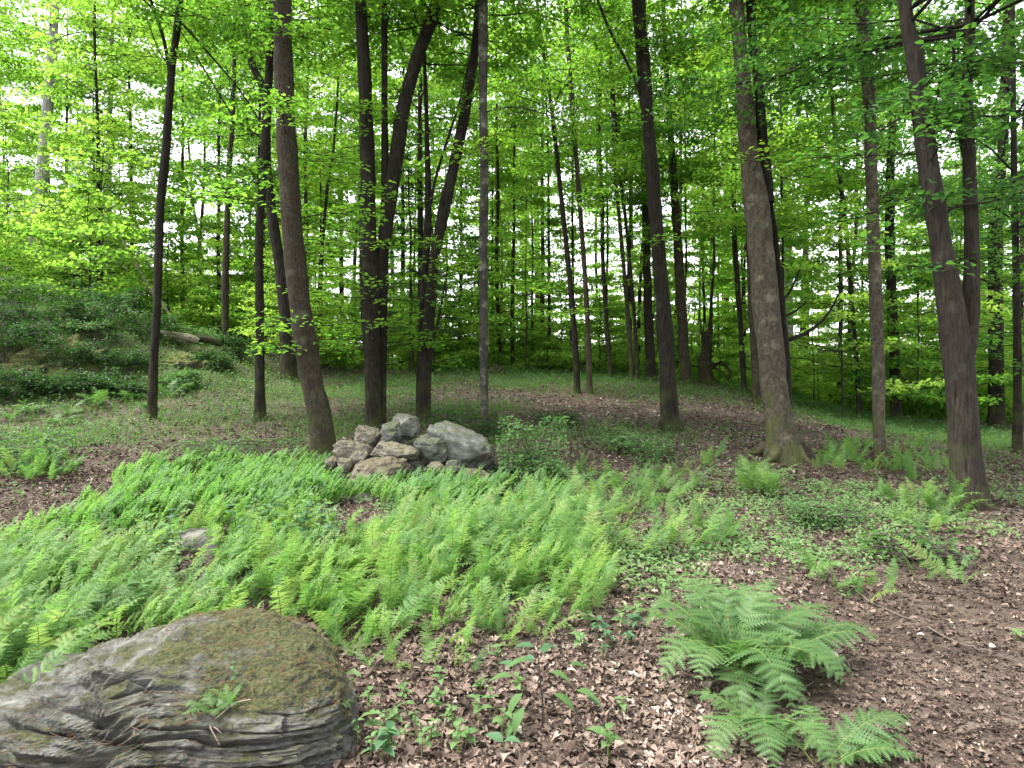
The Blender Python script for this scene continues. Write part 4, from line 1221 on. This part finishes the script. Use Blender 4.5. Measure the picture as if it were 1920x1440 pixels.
BED = [(0, 1030), (170, 960), (235, 930), (190, 900), (300, 880), (440, 872), (600, 876), (640, 925), (720, 925), (800, 915), (900, 920), (990, 925), (1060, 945),
       (1080, 1020), (1130, 1090), (1090, 1150), (1010, 1190), (880, 1200), (760, 1225), (640, 1215), (560, 1200), (330, 1220), (160, 1290), (40, 1390), (-120, 1360), (-160, 1100)]
bed = scatter(BED, 560, 21)
rs = ground(374, 1045)
pf = ground(668, 965)
keep = ((bed[:, 0] - rs[0]) / .35) ** 2 + ((bed[:, 1] - rs[1] + .35) / .75) ** 2 > 1
bed = bed[keep & (((bed[:, 0] - pf[0] + .05) / .42) ** 2 + ((bed[:, 1] - pf[1] + .2) / 1.0) ** 2 > 1)]
dist = np.hypot(bed[:, 0], bed[:, 1])
order = np.argsort(dist)
rg = RG(22)
rest = []
for r_, i in enumerate(order):
    x, y = bed[i]
    d = drop(BO, x, y)
    if d is not None and d[2] > .15: continue
    if r_ < 265:
        right = x > -.55 * y * .35 - .2
        pc = P(775, 900, 9.8)
        if np.hypot(x - rs[0], y - rs[1]) < 1.5: lab = "around the smooth round pale stone"
        elif not right and y < 5.2: lab = "close behind the mossy boulder"
        elif not right: lab = "between the bare leaf patch and the leaning trunk"
        elif np.hypot(x - pc[0], y - pc[1]) < 2.6: lab = "right before the stone pile"
        else: lab = "at the open edge of the bed by the leaf litter"
        fern((x, y, gz(x, y)[0]), int(rg.integers(6, 10)), rg.uniform(.52, .90) * (1.12 if right else 1), rg,
             "light green lacy fern " + lab, "ferns " + lab,
             lean=.2 + 1.0 * float(vnoise(np.array([[x * .8, y * .8, 3.0]]), 9)[0]), spreadz=.62 if not right else 1.0, tilt=.24, off=.12)
    else:
        rest.append((x, y))
def fern_mass(name, pts, label, n_fr, scale, seed, lean=.15, m='fern', spreadz=.9):
    rg = RG(seed)
    protos = [frond_mesh("frond", .48, .085, 17, 3, m, .12, .8 + .25 * k, .2, 540 + k, simple=True) for k in range(3)]
    base = [(np.concatenate(p.v), np.vstack(p.f), np.concatenate(p.t)) for p in protos]
    mb = MB()
    for x, y in pts:
        z = gz(x, y)[0]
        sh = rg.uniform(-.2, .2)
        for k in range(n_fr):
            v, f, t = base[rg.integers(0, 3)]
            az = lean + rg.normal(0, spreadz); s = scale * rg.uniform(.7, 1.15)
            c, sn = math.cos(az), math.sin(az)
            tl = rg.normal(0, .15)
            w = v * s
            w = np.stack([w[:, 0] + w[:, 2] * tl, w[:, 1], w[:, 2]], 1)
            w = np.stack([w[:, 0] * c - w[:, 1] * sn + x + rg.normal(0, .06), w[:, 0] * sn + w[:, 1] * c + y + rg.normal(0, .06), w[:, 2] + z], 1)
            mb.add(w, f, 0, np.clip(t + sh, 0, 1), smooth=False)
    o = link(name, mb.mesh(name, M[m]))
    return tag(o, label, "fern", kind="stuff")
fern_mass("fern_mass", rest, "far light green ferns of the bed massed below the leaning trunk", 8, .80, 23, spreadz=.6)

fill = scatter(BED, 360, 27)
fill = [p for p in fill if ((p[0] - rs[0]) / .35) ** 2 + ((p[1] - rs[1] + .35) / .75) ** 2 > 1 and ((p[0] - pf[0] + .05) / .42) ** 2 + ((p[1] - pf[1] + .2) / 1.0) ** 2 > 1 and (lambda d: d is None or d[2] < .15)(drop(BO, p[0], p[1]))]
fern_mass("fern_mass", fill, "low small ferns filling the gaps of the light green bed", 5, .58, 29, spreadz=.9)

# scattered ferns right of the bed
sp = [(1060, 930, .9), (1110, 945, .8), (1150, 930, .8), (1190, 920, .8), (1230, 905, .7), (1270, 900, .7), (1180, 975, .8), (1220, 960, .7), (1260, 945, .8), (1300, 920, .7), (1130, 985, .9),
      (1080, 1050, 1.0), (1150, 1040, .8), (1200, 1050, .7), (1240, 1030, .8), (1290, 1040, .8), (1330, 1030, .9), (1360, 1020, .8), (1310, 1000, .7), (1320, 880, .7), (1340, 860, .6), (1100, 1110, .8), (1270, 985, .6), (1160, 1000, .7), (1090, 900, .9), (1130, 915, .9), (1100, 965, .9), (1060, 985, .9), (1210, 940, .8), (1245, 925, .8), (1150, 960, .8), (1030, 950, .9), (1090, 1010, .8)]
rg = RG(24)
for px, py, s in sp:
    fern(on_ground(px, py), 6, s * 1.1, rg, "pale green fern standing loosely in the leaf litter between the bed and the pale trunk", "loose ferns in the leaf litter", lean=.4, spreadz=1.3, tilt=.2)
for px, py, s in [(1415, 930, 1.2), (1440, 935, 1.0), (1395, 915, 1.0), (1425, 905, .9)]:
    fern(on_ground(px, py), 8, s * 1.0, rg, "bushy mid green fern before the large pale trunk", "ferns before the large pale trunk", spreadz=2)
for px, py, s in [(1560, 870, 1.0), (1590, 860, .9), (1610, 875, 1.0), (1575, 885, .9), (1700, 875, 1.0), (1730, 865, .9), (1690, 890, .9), (1745, 890, 1.0), (1630, 890, .8), (1670, 885, .8), (1540, 880, .8), (1715, 905, .9), (1770, 880, .8), (1600, 850, .8), (1560, 850, .8), (1680, 860, .8), (1720, 845, .8), (1620, 845, .8)]:
    fern(on_ground(px, py), 7, s * .95, rg, "green fern in the shade around the pale slim trunk", "ferns around the pale slim trunk", spreadz=2)
for px, py, s in [(1790, 960, 1.1), (1755, 970, 1.0), (1730, 945, .9), (1700, 960, .9), (1770, 985, .8), (1680, 985, .8), (1660, 940, .8), (1745, 1000, .7)]:
    fern(on_ground(px, py), 7, s * .95, rg, "green fern at the foot of the thick purplish forked trunk", "ferns at the foot of the purplish trunk", spreadz=2)
for px, py, s, lab in [(1520, 1085, .75, "small bright fern in the open leaf litter, largest of a short row"), (1560, 1100, .6, "small bright fern second in the short row in open litter"),
                  (1595, 1125, .5, "low yellowish tuft of fern at the end of the short row"), (1655, 1110, .5, "tiny pale fern alone between the short row and the arching frond"),
                  (1800, 1100, .75, "low fern with two arching fronds alone on the twig strewn litter"), (1740, 1090, .45, "small flat fern beside the dark glossy low bush")]:
    fern(on_ground(px, py), 4, s, rg, lab, None, lean=.1, spreadz=1.6, tilt=.35)
for px, py in [(700, 1225), (760, 1255), (830, 1235), (900, 1225), (960, 1205), (1030, 1195), (870, 1270), (660, 1240), (1080, 1165), (1120, 1130), (1150, 1100), (690, 1265), (1000, 1225), (1140, 1060)]:
    fern(on_ground(px, py), 3, rg.uniform(.4, .75), rg, "small stray fern in the litter just before the dense bed", "stray ferns before the bed", lean=.4, spreadz=1.6, tilt=.3)
# ferns by the bank and left edge
for px, py, s in [(180, 765, 1.5), (235, 752, 1.6), (320, 745, 1.5), (130, 780, 1.3), (60, 775, 1.4), (20, 790, 1.4), (275, 770, 1.2), (110, 800, 1.2), (340, 735, 1.2)]:
    fern(on_ground(px, py), 7, s * .55, rg, "dark green fern rosette at the foot of the shaded bank", "ferns at the foot of the bank", proto=FRD, off=.03)
for px, py, s in [(20, 900, 1.1), (60, 905, 1.1), (100, 905, 1.0), (130, 895, 1.0), (40, 885, 1.1), (85, 890, 1.0)]:
    fern(on_ground(px, py), 7, s, rg, "soft green fern of the clump just beyond the bare leaf patch", "ferns beyond the bare leaf patch", lean=.3, spreadz=1.4)
# the big near fern, its companions
def big_fern(label, px, py, fronds, proto=FRD):
    b = on_ground(px, py)
    root = empty("fern", b); tag(root, label, "fern")
    for i, (az, s, tx) in enumerate(fronds):
        pr = FRH if (proto is FRD and 3.5 < az < 5.9) else proto
        link("frond", pr[i % len(pr)], root, (.02 * math.cos(az), .02 * math.sin(az), -.01), (0, tx, az), (s, s, s))
    return root
big_fern("large deep green fern with broad arching fronds on bare litter", 1380, 1270,
         [(0.35, 1.0, .0), (1.1, 1.0, -.1), (1.75, 1.0, -.15), (2.4, 1.0, -.05), (3.0, .95, .05), (3.7, .95, .0), (4.1, 1.0, .0), (4.4, .9, .25), (4.75, 1.05, .0), (5.1, .9, .2), (5.4, 1.0, .0), (5.8, .95, .05), (1.45, .8, -.4), (2.1, .85, -.35), (.7, .8, -.35), (4.9, .75, -.4), (3.4, .75, -.35), (5.6, .7, -.4)])
big_fern("deep green fern spreading right behind the large fern", 1450, 1255, [(.1, .95, .15), (-.3, .9, .1), (.6, .9, .05), (1.2, .8, -.1), (2.2, .7, 0), (5.4, .6, .1)])
big_fern("trailing fern hanging below the large fern towards the path", 1425, 1375, [(4.5, .85, .1), (5.0, .75, .1), (3.9, .7, .15), (2.6, .5, .1), (1.0, .4, 0)])
big_fern("low flat fern at the edge of the path with fronds lying open", 1540, 1450, [(.3, .75, .15), (.0, .6, .2), (1.3, .5, .1), (2.3, .6, .2), (-.6, .5, .1)])
big_fern("fern with a few broad fronds against the mossy boulder's near end", 505, 1440, [(2.7, .75, .25), (3.1, .65, .3), (1.2, .7, .0), (.7, .6, .1), (2.0, .5, .0)])
for (px, py, lab) in [(75, 1250, "bluish fern by the left end of the mossy boulder"), (160, 1205, "bluish fern upright behind the mossy boulder's left end")]:
    big_fern(lab, px, py, [(.4, .6, -.2), (1.0, .7, -.2), (1.8, .65, -.2), (2.6, .6, -.1), (4.5, .5, -.1)])
rg = RG(26)
for px, py in [(10, 1330), (50, 1290), (-40, 1310), (20, 1260), (-60, 1250), (95, 1270)]:
    fern(on_ground(px, py), 6, 1.0, rg, "vivid yellow green fern crowding the left end of the mossy boulder", "ferns at the boulder's left end", lean=.1, spreadz=1.2)

# ------------------------------------------------------------------ small leafy plants
def leaf_proto(name, m, w=.62, n=6, seed=0):
    """one broad leaf of unit length along +X with a folded midrib and pointed tip"""
    j = np.linspace(0, 1, n + 1)
    half = w * .5 * np.sin(pi * j ** .72) ** .9 * (1 - .25 * j)
    z = .12 * np.sin(j * 2.4) - .16 * j ** 2
    mid = np.stack([j, 0 * j, z], 1)
    le = np.stack([j, half, z + half * .30], 1); ri = np.stack([j, -half, z + half * .30], 1)
    v = np.vstack([mid, le, ri])
    n1 = n + 1
    f = [[i, i + 1, n1 + i + 1, n1 + i] for i in range(n)] + [[i + 1, i, 2 * n1 + i, 2 * n1 + i + 1] for i in range(n)]
    mb = MB(); mb.add(v, f, 0, .5)
    return mb.mesh(name, M[m])
LP = {'forb': leaf_proto("leaf", 'forb'), 'forb_blue': leaf_proto("leaf", 'forb_blue'), 'slim': leaf_proto("leaf", 'forb', .42), 'glossy': leaf_proto("leaf", 'fern_deep', .5)}

def plant(loc, h, tiers, leaf, proto, rg, label, group=None, name='seedling', per=2, cat='plant', bend=None):
    root = empty(name, loc); tag(root, label, cat, group)
    b = np.array(bend if bend is not None else rg.normal(0, .12, 2)) * h
    p = np.array([[0, 0, -.02], [b[0] * .3, b[1] * .3, h * .5], [b[0], b[1], h]])
    c = catmull(p, 6)
    v, q = tubes(c[None], np.linspace(.0035, .0018, 6)[None] * (1 + h), 4)
    mb = MB(); mb.add(v, q, 0, rg.uniform(0, 1)); link("stem", mb.mesh("stem", M['stem'] if h < .3 else M['twig']), root)
    a = rg.uniform(0, 6.28)
    for t in range(tiers):
        u = 1 - t / max(tiers, 1) * .75
        k = u * 5; i = min(int(k), 4); pos = c[i] * (1 - (k - i)) + c[i + 1] * (k - i)
        a += pi / per + rg.uniform(-.3, .3)
        for e in range(per):
            s = leaf * rg.uniform(.75, 1.2) * (1 if t else .8)
            link("leaf", LP[proto], root, pos, (rg.normal(0, .25), rg.uniform(-.35, .25), a + e * 2 * pi / per + rg.normal(0, .2)), (s, s, s))
    return root
rg = RG(28)
PL = [(700, 1390), (740, 1360), (780, 1395), (820, 1350), (850, 1390), (690, 1340), (660, 1310), (640, 1370), (670, 1410), (730, 1425), (790, 1430), (860, 1425), (900, 1375), (940, 1395), (760, 1320), (900, 1300), (880, 1255), (930, 1250), (830, 1300), (715, 1375), (765, 1345), (805, 1410), (835, 1375), (875, 1405), (655, 1345), (695, 1435), (760, 1400), (620, 1425), (920, 1345), (970, 1300)]
for i, (px, py) in enumerate(PL):
    plant(on_ground(px, py), rg.uniform(.06, .13), 2 + i % 2, rg.uniform(.042, .064), 'forb', rg, "soft green broad leaved seedling between the mossy boulder and the young sapling", "seedlings by the mossy boulder", per=3 if i % 3 == 0 else 2)
for i, (px, py) in enumerate([(1100, 1180), (1120, 1200), (1090, 1225), (1140, 1215), (1160, 1190), (1180, 1215), (1065, 1200), (1130, 1240), (1040, 1160), (1100, 1150), (1200, 1150), (1190, 1180)]):
    plant(on_ground(px, py), rg.uniform(.06, .13), 2, rg.uniform(.05, .08), 'forb_blue' if i % 2 else 'forb', rg, "small broad leaved plant clustered left of the large deep green fern", "plants left of the large fern", per=3)
for px, py in [(1245, 1110), (1290, 1100), (1330, 1110), (1265, 1135), (1350, 1120), (1395, 1110), (1220, 1120), (1420, 1085), (1450, 1070), (1480, 1100)]:
    plant(on_ground(px, py), .05, 1, .045, 'forb', rg, "tiny bright seedling in bare litter behind the large deep green fern", "tiny seedlings behind the large fern", per=3)
plant(on_ground(1140, 1425), .12, 3, .085, 'forb', rg, "single green seedling with opposite leaves on the bare soil before the large fern", None, per=2)
plant(on_ground(1165, 1340), .07, 2, .06, 'forb', rg, "single small seedling between the young sapling and the large fern", None, per=2)
plant(on_ground(1550, 1275), .03, 1, .05, 'forb', rg, "lone tiny bright leaf rosette on the path litter beside the large fern", None, per=4)
plant(on_ground(1905, 1200), .05, 2, .06, 'forb', rg, "bright sprig at the outer edge of the path litter", None, per=3)
plant(on_ground(715, 1440), .12, 3, .075, 'forb_blue', rg, "dark bluish broad leaved plant low before the mossy boulder", None, per=3)
plant(on_ground(945, 1425), .07, 1, .12, 'forb_blue', rg, "plant with one wide round dark leaf on the litter", None, per=2)
def sapling_near():
    b = on_ground(1016, 1375)
    root = empty("sapling", b); tag(root, "knee high young sapling with a thin dark stem and drooping oval leaves", "sapling")
    p = np.array([[0, 0, -.03], [.005, .02, .12], [-.01, .03, .26], [-.02, .06, .42]])
    c = catmull(p, 10)
    mb = MB(); v, q = tubes(c[None], np.linspace(.0055, .002, 10)[None], 5); mb.add(v, q, 0, .15); link("stem", mb.mesh("stem", M['twig']), root)
    mt = []
    for (z, az, L, s, el) in [(.40, .4, .02, .10, .3), (.40, 2.9, .02, .10, .1), (.36, 3.4, .05, .11, .25), (.34, -.3, .05, .11, .35), (.30, .1, .14, .11, .3), (.29, 3.1, .13, .12, .2), (.26, 2.5, .16, .10, .1),
                           (.24, -.5, .06, .12, .45), (.22, -.3, .16, .12, .35), (.20, 3.6, .10, .13, .9), (.19, 3.9, .12, .13, 1.0), (.16, -.2, .20, .09, .5), (.36, 1.2, .06, .09, 0), (.31, 2.0, .08, .09, 0), (.12, 3.7, .12, .12, .8)]:
        i = min(int(z / .45 * 9), 9); s0 = c[i]
        e = s0 + np.array([math.cos(az) * L, math.sin(az) * L, L * .25])
        mb = MB(); v, q = tubes(np.stack([s0, (s0 + e) / 2 + [0, 0, .004], e])[None], np.array([[.0018, .0014, .001]]), 3); mb.add(v, q, 0, .3)
        tw = link("twig", mb.mesh("twig", M['twig']), root)
        link("leaf", LP['glossy' if s > .105 else 'forb_blue'], tw, e, (0, el, az), (s, s, s))
sapling_near()
# broad leaved plants inside the fern bed
for i, (px, py) in enumerate(scatter([(200, 1060), (330, 1030), (440, 1000), (560, 980), (660, 1000), (640, 1060), (480, 1090), (260, 1100)], 46, 33)):
    x, y = px, py
    plant((x, y, gz(x, y)[0]), rg.uniform(.25, .42), 4, rg.uniform(.06, .09), 'forb' if i % 3 else 'forb_blue', rg, "broad leaved green plant growing among the ferns around the round stone", "broad leaved plants among the ferns", per=3)
# small things on the boulder
def on_boulder(px, py):
    d = (Vector(P(px, py, 2.0)) - Vector((0, 0, CAM_H))).normalized()
    loc = BVH.ray_cast(Vector((0, 0, CAM_H)), d)[0]
    return ground(px, py) if loc is None else np.array(loc)
plant(on_boulder(440, 1290), .10, 3, .03, 'forb_blue', rg, "slim bluish sprig standing on the mossy boulder", None, per=2)
for (px, py, s, lab) in [(430, 1320, .22, "tiny tuft of a fern rooted on the mossy boulder"), (400, 1335, .2, "small bluish fern hanging on the face of the mossy boulder")]:
    q0 = on_boulder(px, py)
    r = empty("fern", q0); tag(r, lab, "fern")
    for a in range(6):
        link("frond", FRD[a % 5] if s < .21 else FR[a % 7], r, (0, 0, -.005), (0, .2, a * 1.05), (s, s, s))
def root_twig():
    pts = [(470, 1318), (440, 1325), (415, 1345), (395, 1365), (402, 1385), (412, 1402)]
    w = np.array([on_boulder(*p) for p in pts]) + [0, 0, .014]
    c = catmull(w, 18); o0 = c[0].copy()
    mb = MB(); v, q = tubes((c - o0)[None], np.full((1, 18), .0034), 5); mb.add(v, q, 0, .86)
    w2 = np.array([on_boulder(*p) for p in [(395, 1365), (412, 1378), (425, 1398)]]) + [0, 0, .013]
    c2 = catmull(w2, 8); v, q = tubes((c2 - o0)[None], np.full((1, 8), .0028), 5); mb.add(v, q, 0, .82)
    tag(link("root", mb.mesh("root", M['litter']), None, o0), "pale forked dead root lying across the mossy boulder's face", "root")
root_twig()

# ------------------------------------------------------------------ litter, ground plants, grass, twigs
def litter():
    rg = RG(41)
    mb = MB()
    for n, s0, s1, kd, fold, tl, w in ((36000, .035, .065, 'kite', .4, .4, .7), (112000, .009, .030, 'kite', .5, .5, .6), (30000, .026, .062, 'ovate', .35, .36, .62), (22000, .030, .066, 'maple', .4, .30, .72)):
        y = rg.uniform(9.5, 25, n) if (kd == 'kite' and s0 > .03) else 2.1 + 13.0 * rg.uniform(0, 1, n) ** 1.3
        x = rg.uniform(-1, 1, n) * (0.80 * y + .4)
        g = green(x, y)
        keep = rg.uniform(0, 1, n) > g * .8
        dens = 0.45 + 0.75 * (fbm(np.stack([x * .9, y * .9, 0 * x], 1), 3, 60) + .5)
        px, py = project(np.stack([x, y, 0 * x], 1))
        path = smooth(px, 1250, 1600) * smooth(py, 1050, 1250)      # trodden edge: finer crumbs
        if kd != 'kite':
            dens = dens * (1 - .30 * path)
        if not (kd == 'kite' and s0 > .03):
            dens = dens * smooth(y + 1.5 * vnoise(np.stack([x, y, 0 * x], 1), 62), 15.5, 11.0)
        keep &= rg.uniform(0, 1, n) < np.maximum(dens, path)
        x, y, path = x[keep], y[keep], path[keep]
        n = len(x)
        size = rg.uniform(s0, s1, n) * (1 - .40 * path) * (1 + .03 * y)
        pos = np.stack([x, y, gz(x, y) + rg.uniform(.001, .016, n)], 1)
        nr = np.stack([rg.normal(0, tl, n), rg.normal(0, tl, n), np.ones(n)], 1)
        az = rg.uniform(0, 6.28, n)
        dr = np.stack([np.cos(az), np.sin(az), 0 * az], 1)
        tint = np.clip(rg.beta(2.0, 2.6, n) + .34 * fbm(np.stack([x * 1.2, y * 1.2, 0 * x], 1), 3, 61) - .04 * path, 0, 1)
        tint = np.where(rg.uniform(0, 1, n) < .012, .97, tint)
        v, f, k = leaf_geo(pos, nr, dr, size, w, kd, fold)
        v = v + rg.normal(0, 1, v.shape) * np.repeat(size, k)[:, None] * .07
        mb.add(v, f, 0, np.repeat(tint, k), smooth=False)
    tag(link("leaf_litter", mb.mesh("leaf_litter", M['litter'])), "brown dead leaves covering the forest floor", "leaf litter", kind="stuff")
litter()

def cover():
    rg = RG(43)
    n = 90000
    y = rg.uniform(5.5, 27, n); x = rg.uniform(-1, 1, n) * (.8 * y)
    g = green(x, y)
    pt = fbm(np.stack([x * .8, y * .8, 0 * x], 1), 3, 70) + .5 * fbm(np.stack([x * 3, y * 3, 0 * x], 1), 2, 71)
    keep = rg.uniform(0, 1, n) < np.clip(g * 1.2 + pt * .8 - .12, .03, 1)
    x, y = x[keep], y[keep]; n = len(x)
    hgt = rg.uniform(.01, .16, n) * (1 + .02 * y)
    pos = np.stack([x, y, gz(x, y) + hgt], 1)
    nr = np.stack([rg.normal(0, .5, n), rg.normal(0, .5, n) - .1, np.ones(n)], 1)
    dr = rg.normal(0, 1, (n, 3))
    v, f, k = leaf_geo(pos, nr, dr, rg.uniform(.03, .075, n) * (1 + .015 * y), .62, 'kite')
    mb = MB(); mb.add(v, f, 0, np.repeat(np.clip(.45 + .5 * pt[keep] * .5 + rg.normal(0, .15, n), 0, 1), k), smooth=False)
    tag(link("ground_cover", mb.mesh("ground_cover", M['cover'])), "low small leaved green ground cover on the slope of the mound", "ground cover", kind="stuff")
    n = 150000
    y = rg.uniform(12, 30, n); x = rg.uniform(-1, 1, n) * (.8 * y)
    keep = rg.uniform(0, 1, n) < np.clip(green(x, y) * 1.4 - .3, 0, 1)
    x, y = x[keep], y[keep]; n = len(x)
    z = gz(x, y)
    h = rg.uniform(.08, .22, n); az = rg.uniform(0, 6.28, n)
    d = np.stack([np.cos(az), np.sin(az), 0 * az], 1); sd = np.stack([-np.sin(az), np.cos(az), 0 * az], 1)
    b = np.stack([x, y, z - .01], 1)
    v = np.stack([b - sd * .006, b + sd * .006, b + d * (h * .7)[:, None] + np.stack([0 * h, 0 * h, h], 1)], 1).reshape(-1, 3)
    mb = MB(); mb.add(v, np.arange(n * 3).reshape(-1, 3), 0, np.repeat(rg.uniform(0, 1, n), 3), smooth=False)
    tag(link("grass", mb.mesh("grass", M['grass'])), "fine green grass along the crest of the mound", "grass", kind="stuff")
    # tiny seedlings between the litter in the middle ground
    n = 15000
    y = rg.uniform(3.6, 10, n); x = rg.uniform(-.2, .8, n) * y
    keep = (rg.uniform(0, 1, n) < np.clip(.9 * fbm(np.stack([x * 1.1, y * 1.1, 0 * x], 1), 3, 80) + .12 + .5 * green(x, y), 0, 1))
    px, py = project(np.stack([x, y, gz(x, y)], 1))
    keep &= (py < 1130) & ~((px > 1650) & (py > 1020))
    x, y = x[keep], y[keep]; n = len(x); m = 4
    X = np.repeat(x, m) + rg.normal(0, .025, n * m); Y = np.repeat(y, m) + rg.normal(0, .025, n * m)
    pos = np.stack([X, Y, gz(X, Y) + rg.uniform(.02, .10, n * m)], 1)
    nr = np.stack([rg.normal(0, .35, n * m), rg.normal(0, .35, n * m) - .2, np.ones(n * m)], 1)
    v, f, k = leaf_geo(pos, nr, rg.normal(0, 1, (n * m, 3)), rg.uniform(.025, .06, n * m), .6, 'ovate')
    mb = MB(); mb.add(v, f, 0, np.repeat(rg.uniform(0, 1, n * m), k), smooth=False)
    tag(link("seedling_cover", mb.mesh("seedling_cover", M['forb'])), "sprinkling of tiny green seedlings over the open leaf litter", "ground cover", kind="stuff")
cover()

rg = RG(45)
tw = [([(1600, 1110), (1640, 1140), (1700, 1165), (1740, 1180)], .009, .75, "long pale twig pointing towards the arching fern frond on the path litter"),
      ([(1640, 1180), (1670, 1168), (1705, 1152)], .007, .45, "short brown twig crossing below the long pale twig"),
      ([(1740, 1185), (1800, 1215), (1860, 1235), (1920, 1250)], .009, .7, "long straight pale twig running to the edge of the path"),
      ([(1600, 1210), (1660, 1213), (1715, 1218)], .008, .35, "dark straight twig at the tip of the large fern's companion"),
      ([(1750, 1240), (1790, 1232), (1830, 1225)], .006, .35, "short dark twig beneath the long straight pale twig"),
      ([(1475, 1318), (1500, 1305), (1525, 1288)], .008, .85, "pale bent stick beside the large deep green fern"),
      ([(1640, 1270), (1690, 1290), (1740, 1305), (1790, 1330)], .006, .5, "slender brown twig in the middle of the path litter"),
      ([(1020, 1365), (1045, 1375), (1065, 1385)], .007, .9, "pale curved stick at the foot of the young sapling"),
      ([(1135, 1295), (1150, 1300), (1162, 1305)], .005, .95, "tiny whitish stick between the sapling and the large fern"),
      ([(800, 1240), (850, 1250), (900, 1262)], .007, .3, "dark twig half under leaves beside the fern bed"),
      ([(1800, 1390), (1850, 1375), (1910, 1370)], .006, .4, "thin dark twig near the gravelly corner of the path"),
      ([(1660, 1390), (1640, 1370), (1625, 1355)], .005, .85, "short whitish twig above the low flat fern"),
      ([(20, 960), (60, 950), (110, 948)], .009, .5, "brown twig on the bare leaf patch beyond the ferns")]
for i, (pts, r, t, lab) in enumerate(tw):
    branch_on_ground(lab, pts, r * .8, "twig", "twig", seed=i, tint=t)
lf = leaf_proto("dead_leaf", 'litter', .75)
def dead_leaf(px, py, s, tint, lab):
    mb = MB(); v = np.empty(len(lf.vertices) * 3); lf.vertices.foreach_get("co", v); v = v.reshape(-1, 3)
    v[:, 2] += .25 * np.abs(v[:, 1]) * rg.uniform(-1, 1) 
    mb.add(v * s, [list(p.vertices) for p in lf.polygons], 0, tint)
    o = link("dead_leaf", mb.mesh("dead_leaf", M['litter']), None, on_ground(px, py, .03), (rg.normal(0, .2), rg.normal(0, .2), rg.uniform(0, 6.28)))
    tag(o, lab, "leaf")
for px, py, s, t, lab in [(1555, 1235, .07, 1.0, "pale curled dead leaf under the tip of the large fern's companion"), (1170, 1405, .06, .8, "round tan dead leaf beside the single seedling on bare soil"),
                     (965, 1385, .06, 1.0, "yellowish dead leaf at the foot of the young sapling"), (1735, 1205, .05, 1.0, "small whitish leaf scrap on the path litter by the twigs"),
                     (1855, 1225, .05, 1.0, "small pale leaf scrap further out on the path by the long twig"), (1850, 890, .16, .75, "orange brown dead leaf heap fragment right of the purplish trunk")]:
    dead_leaf(px, py, s, t, lab)
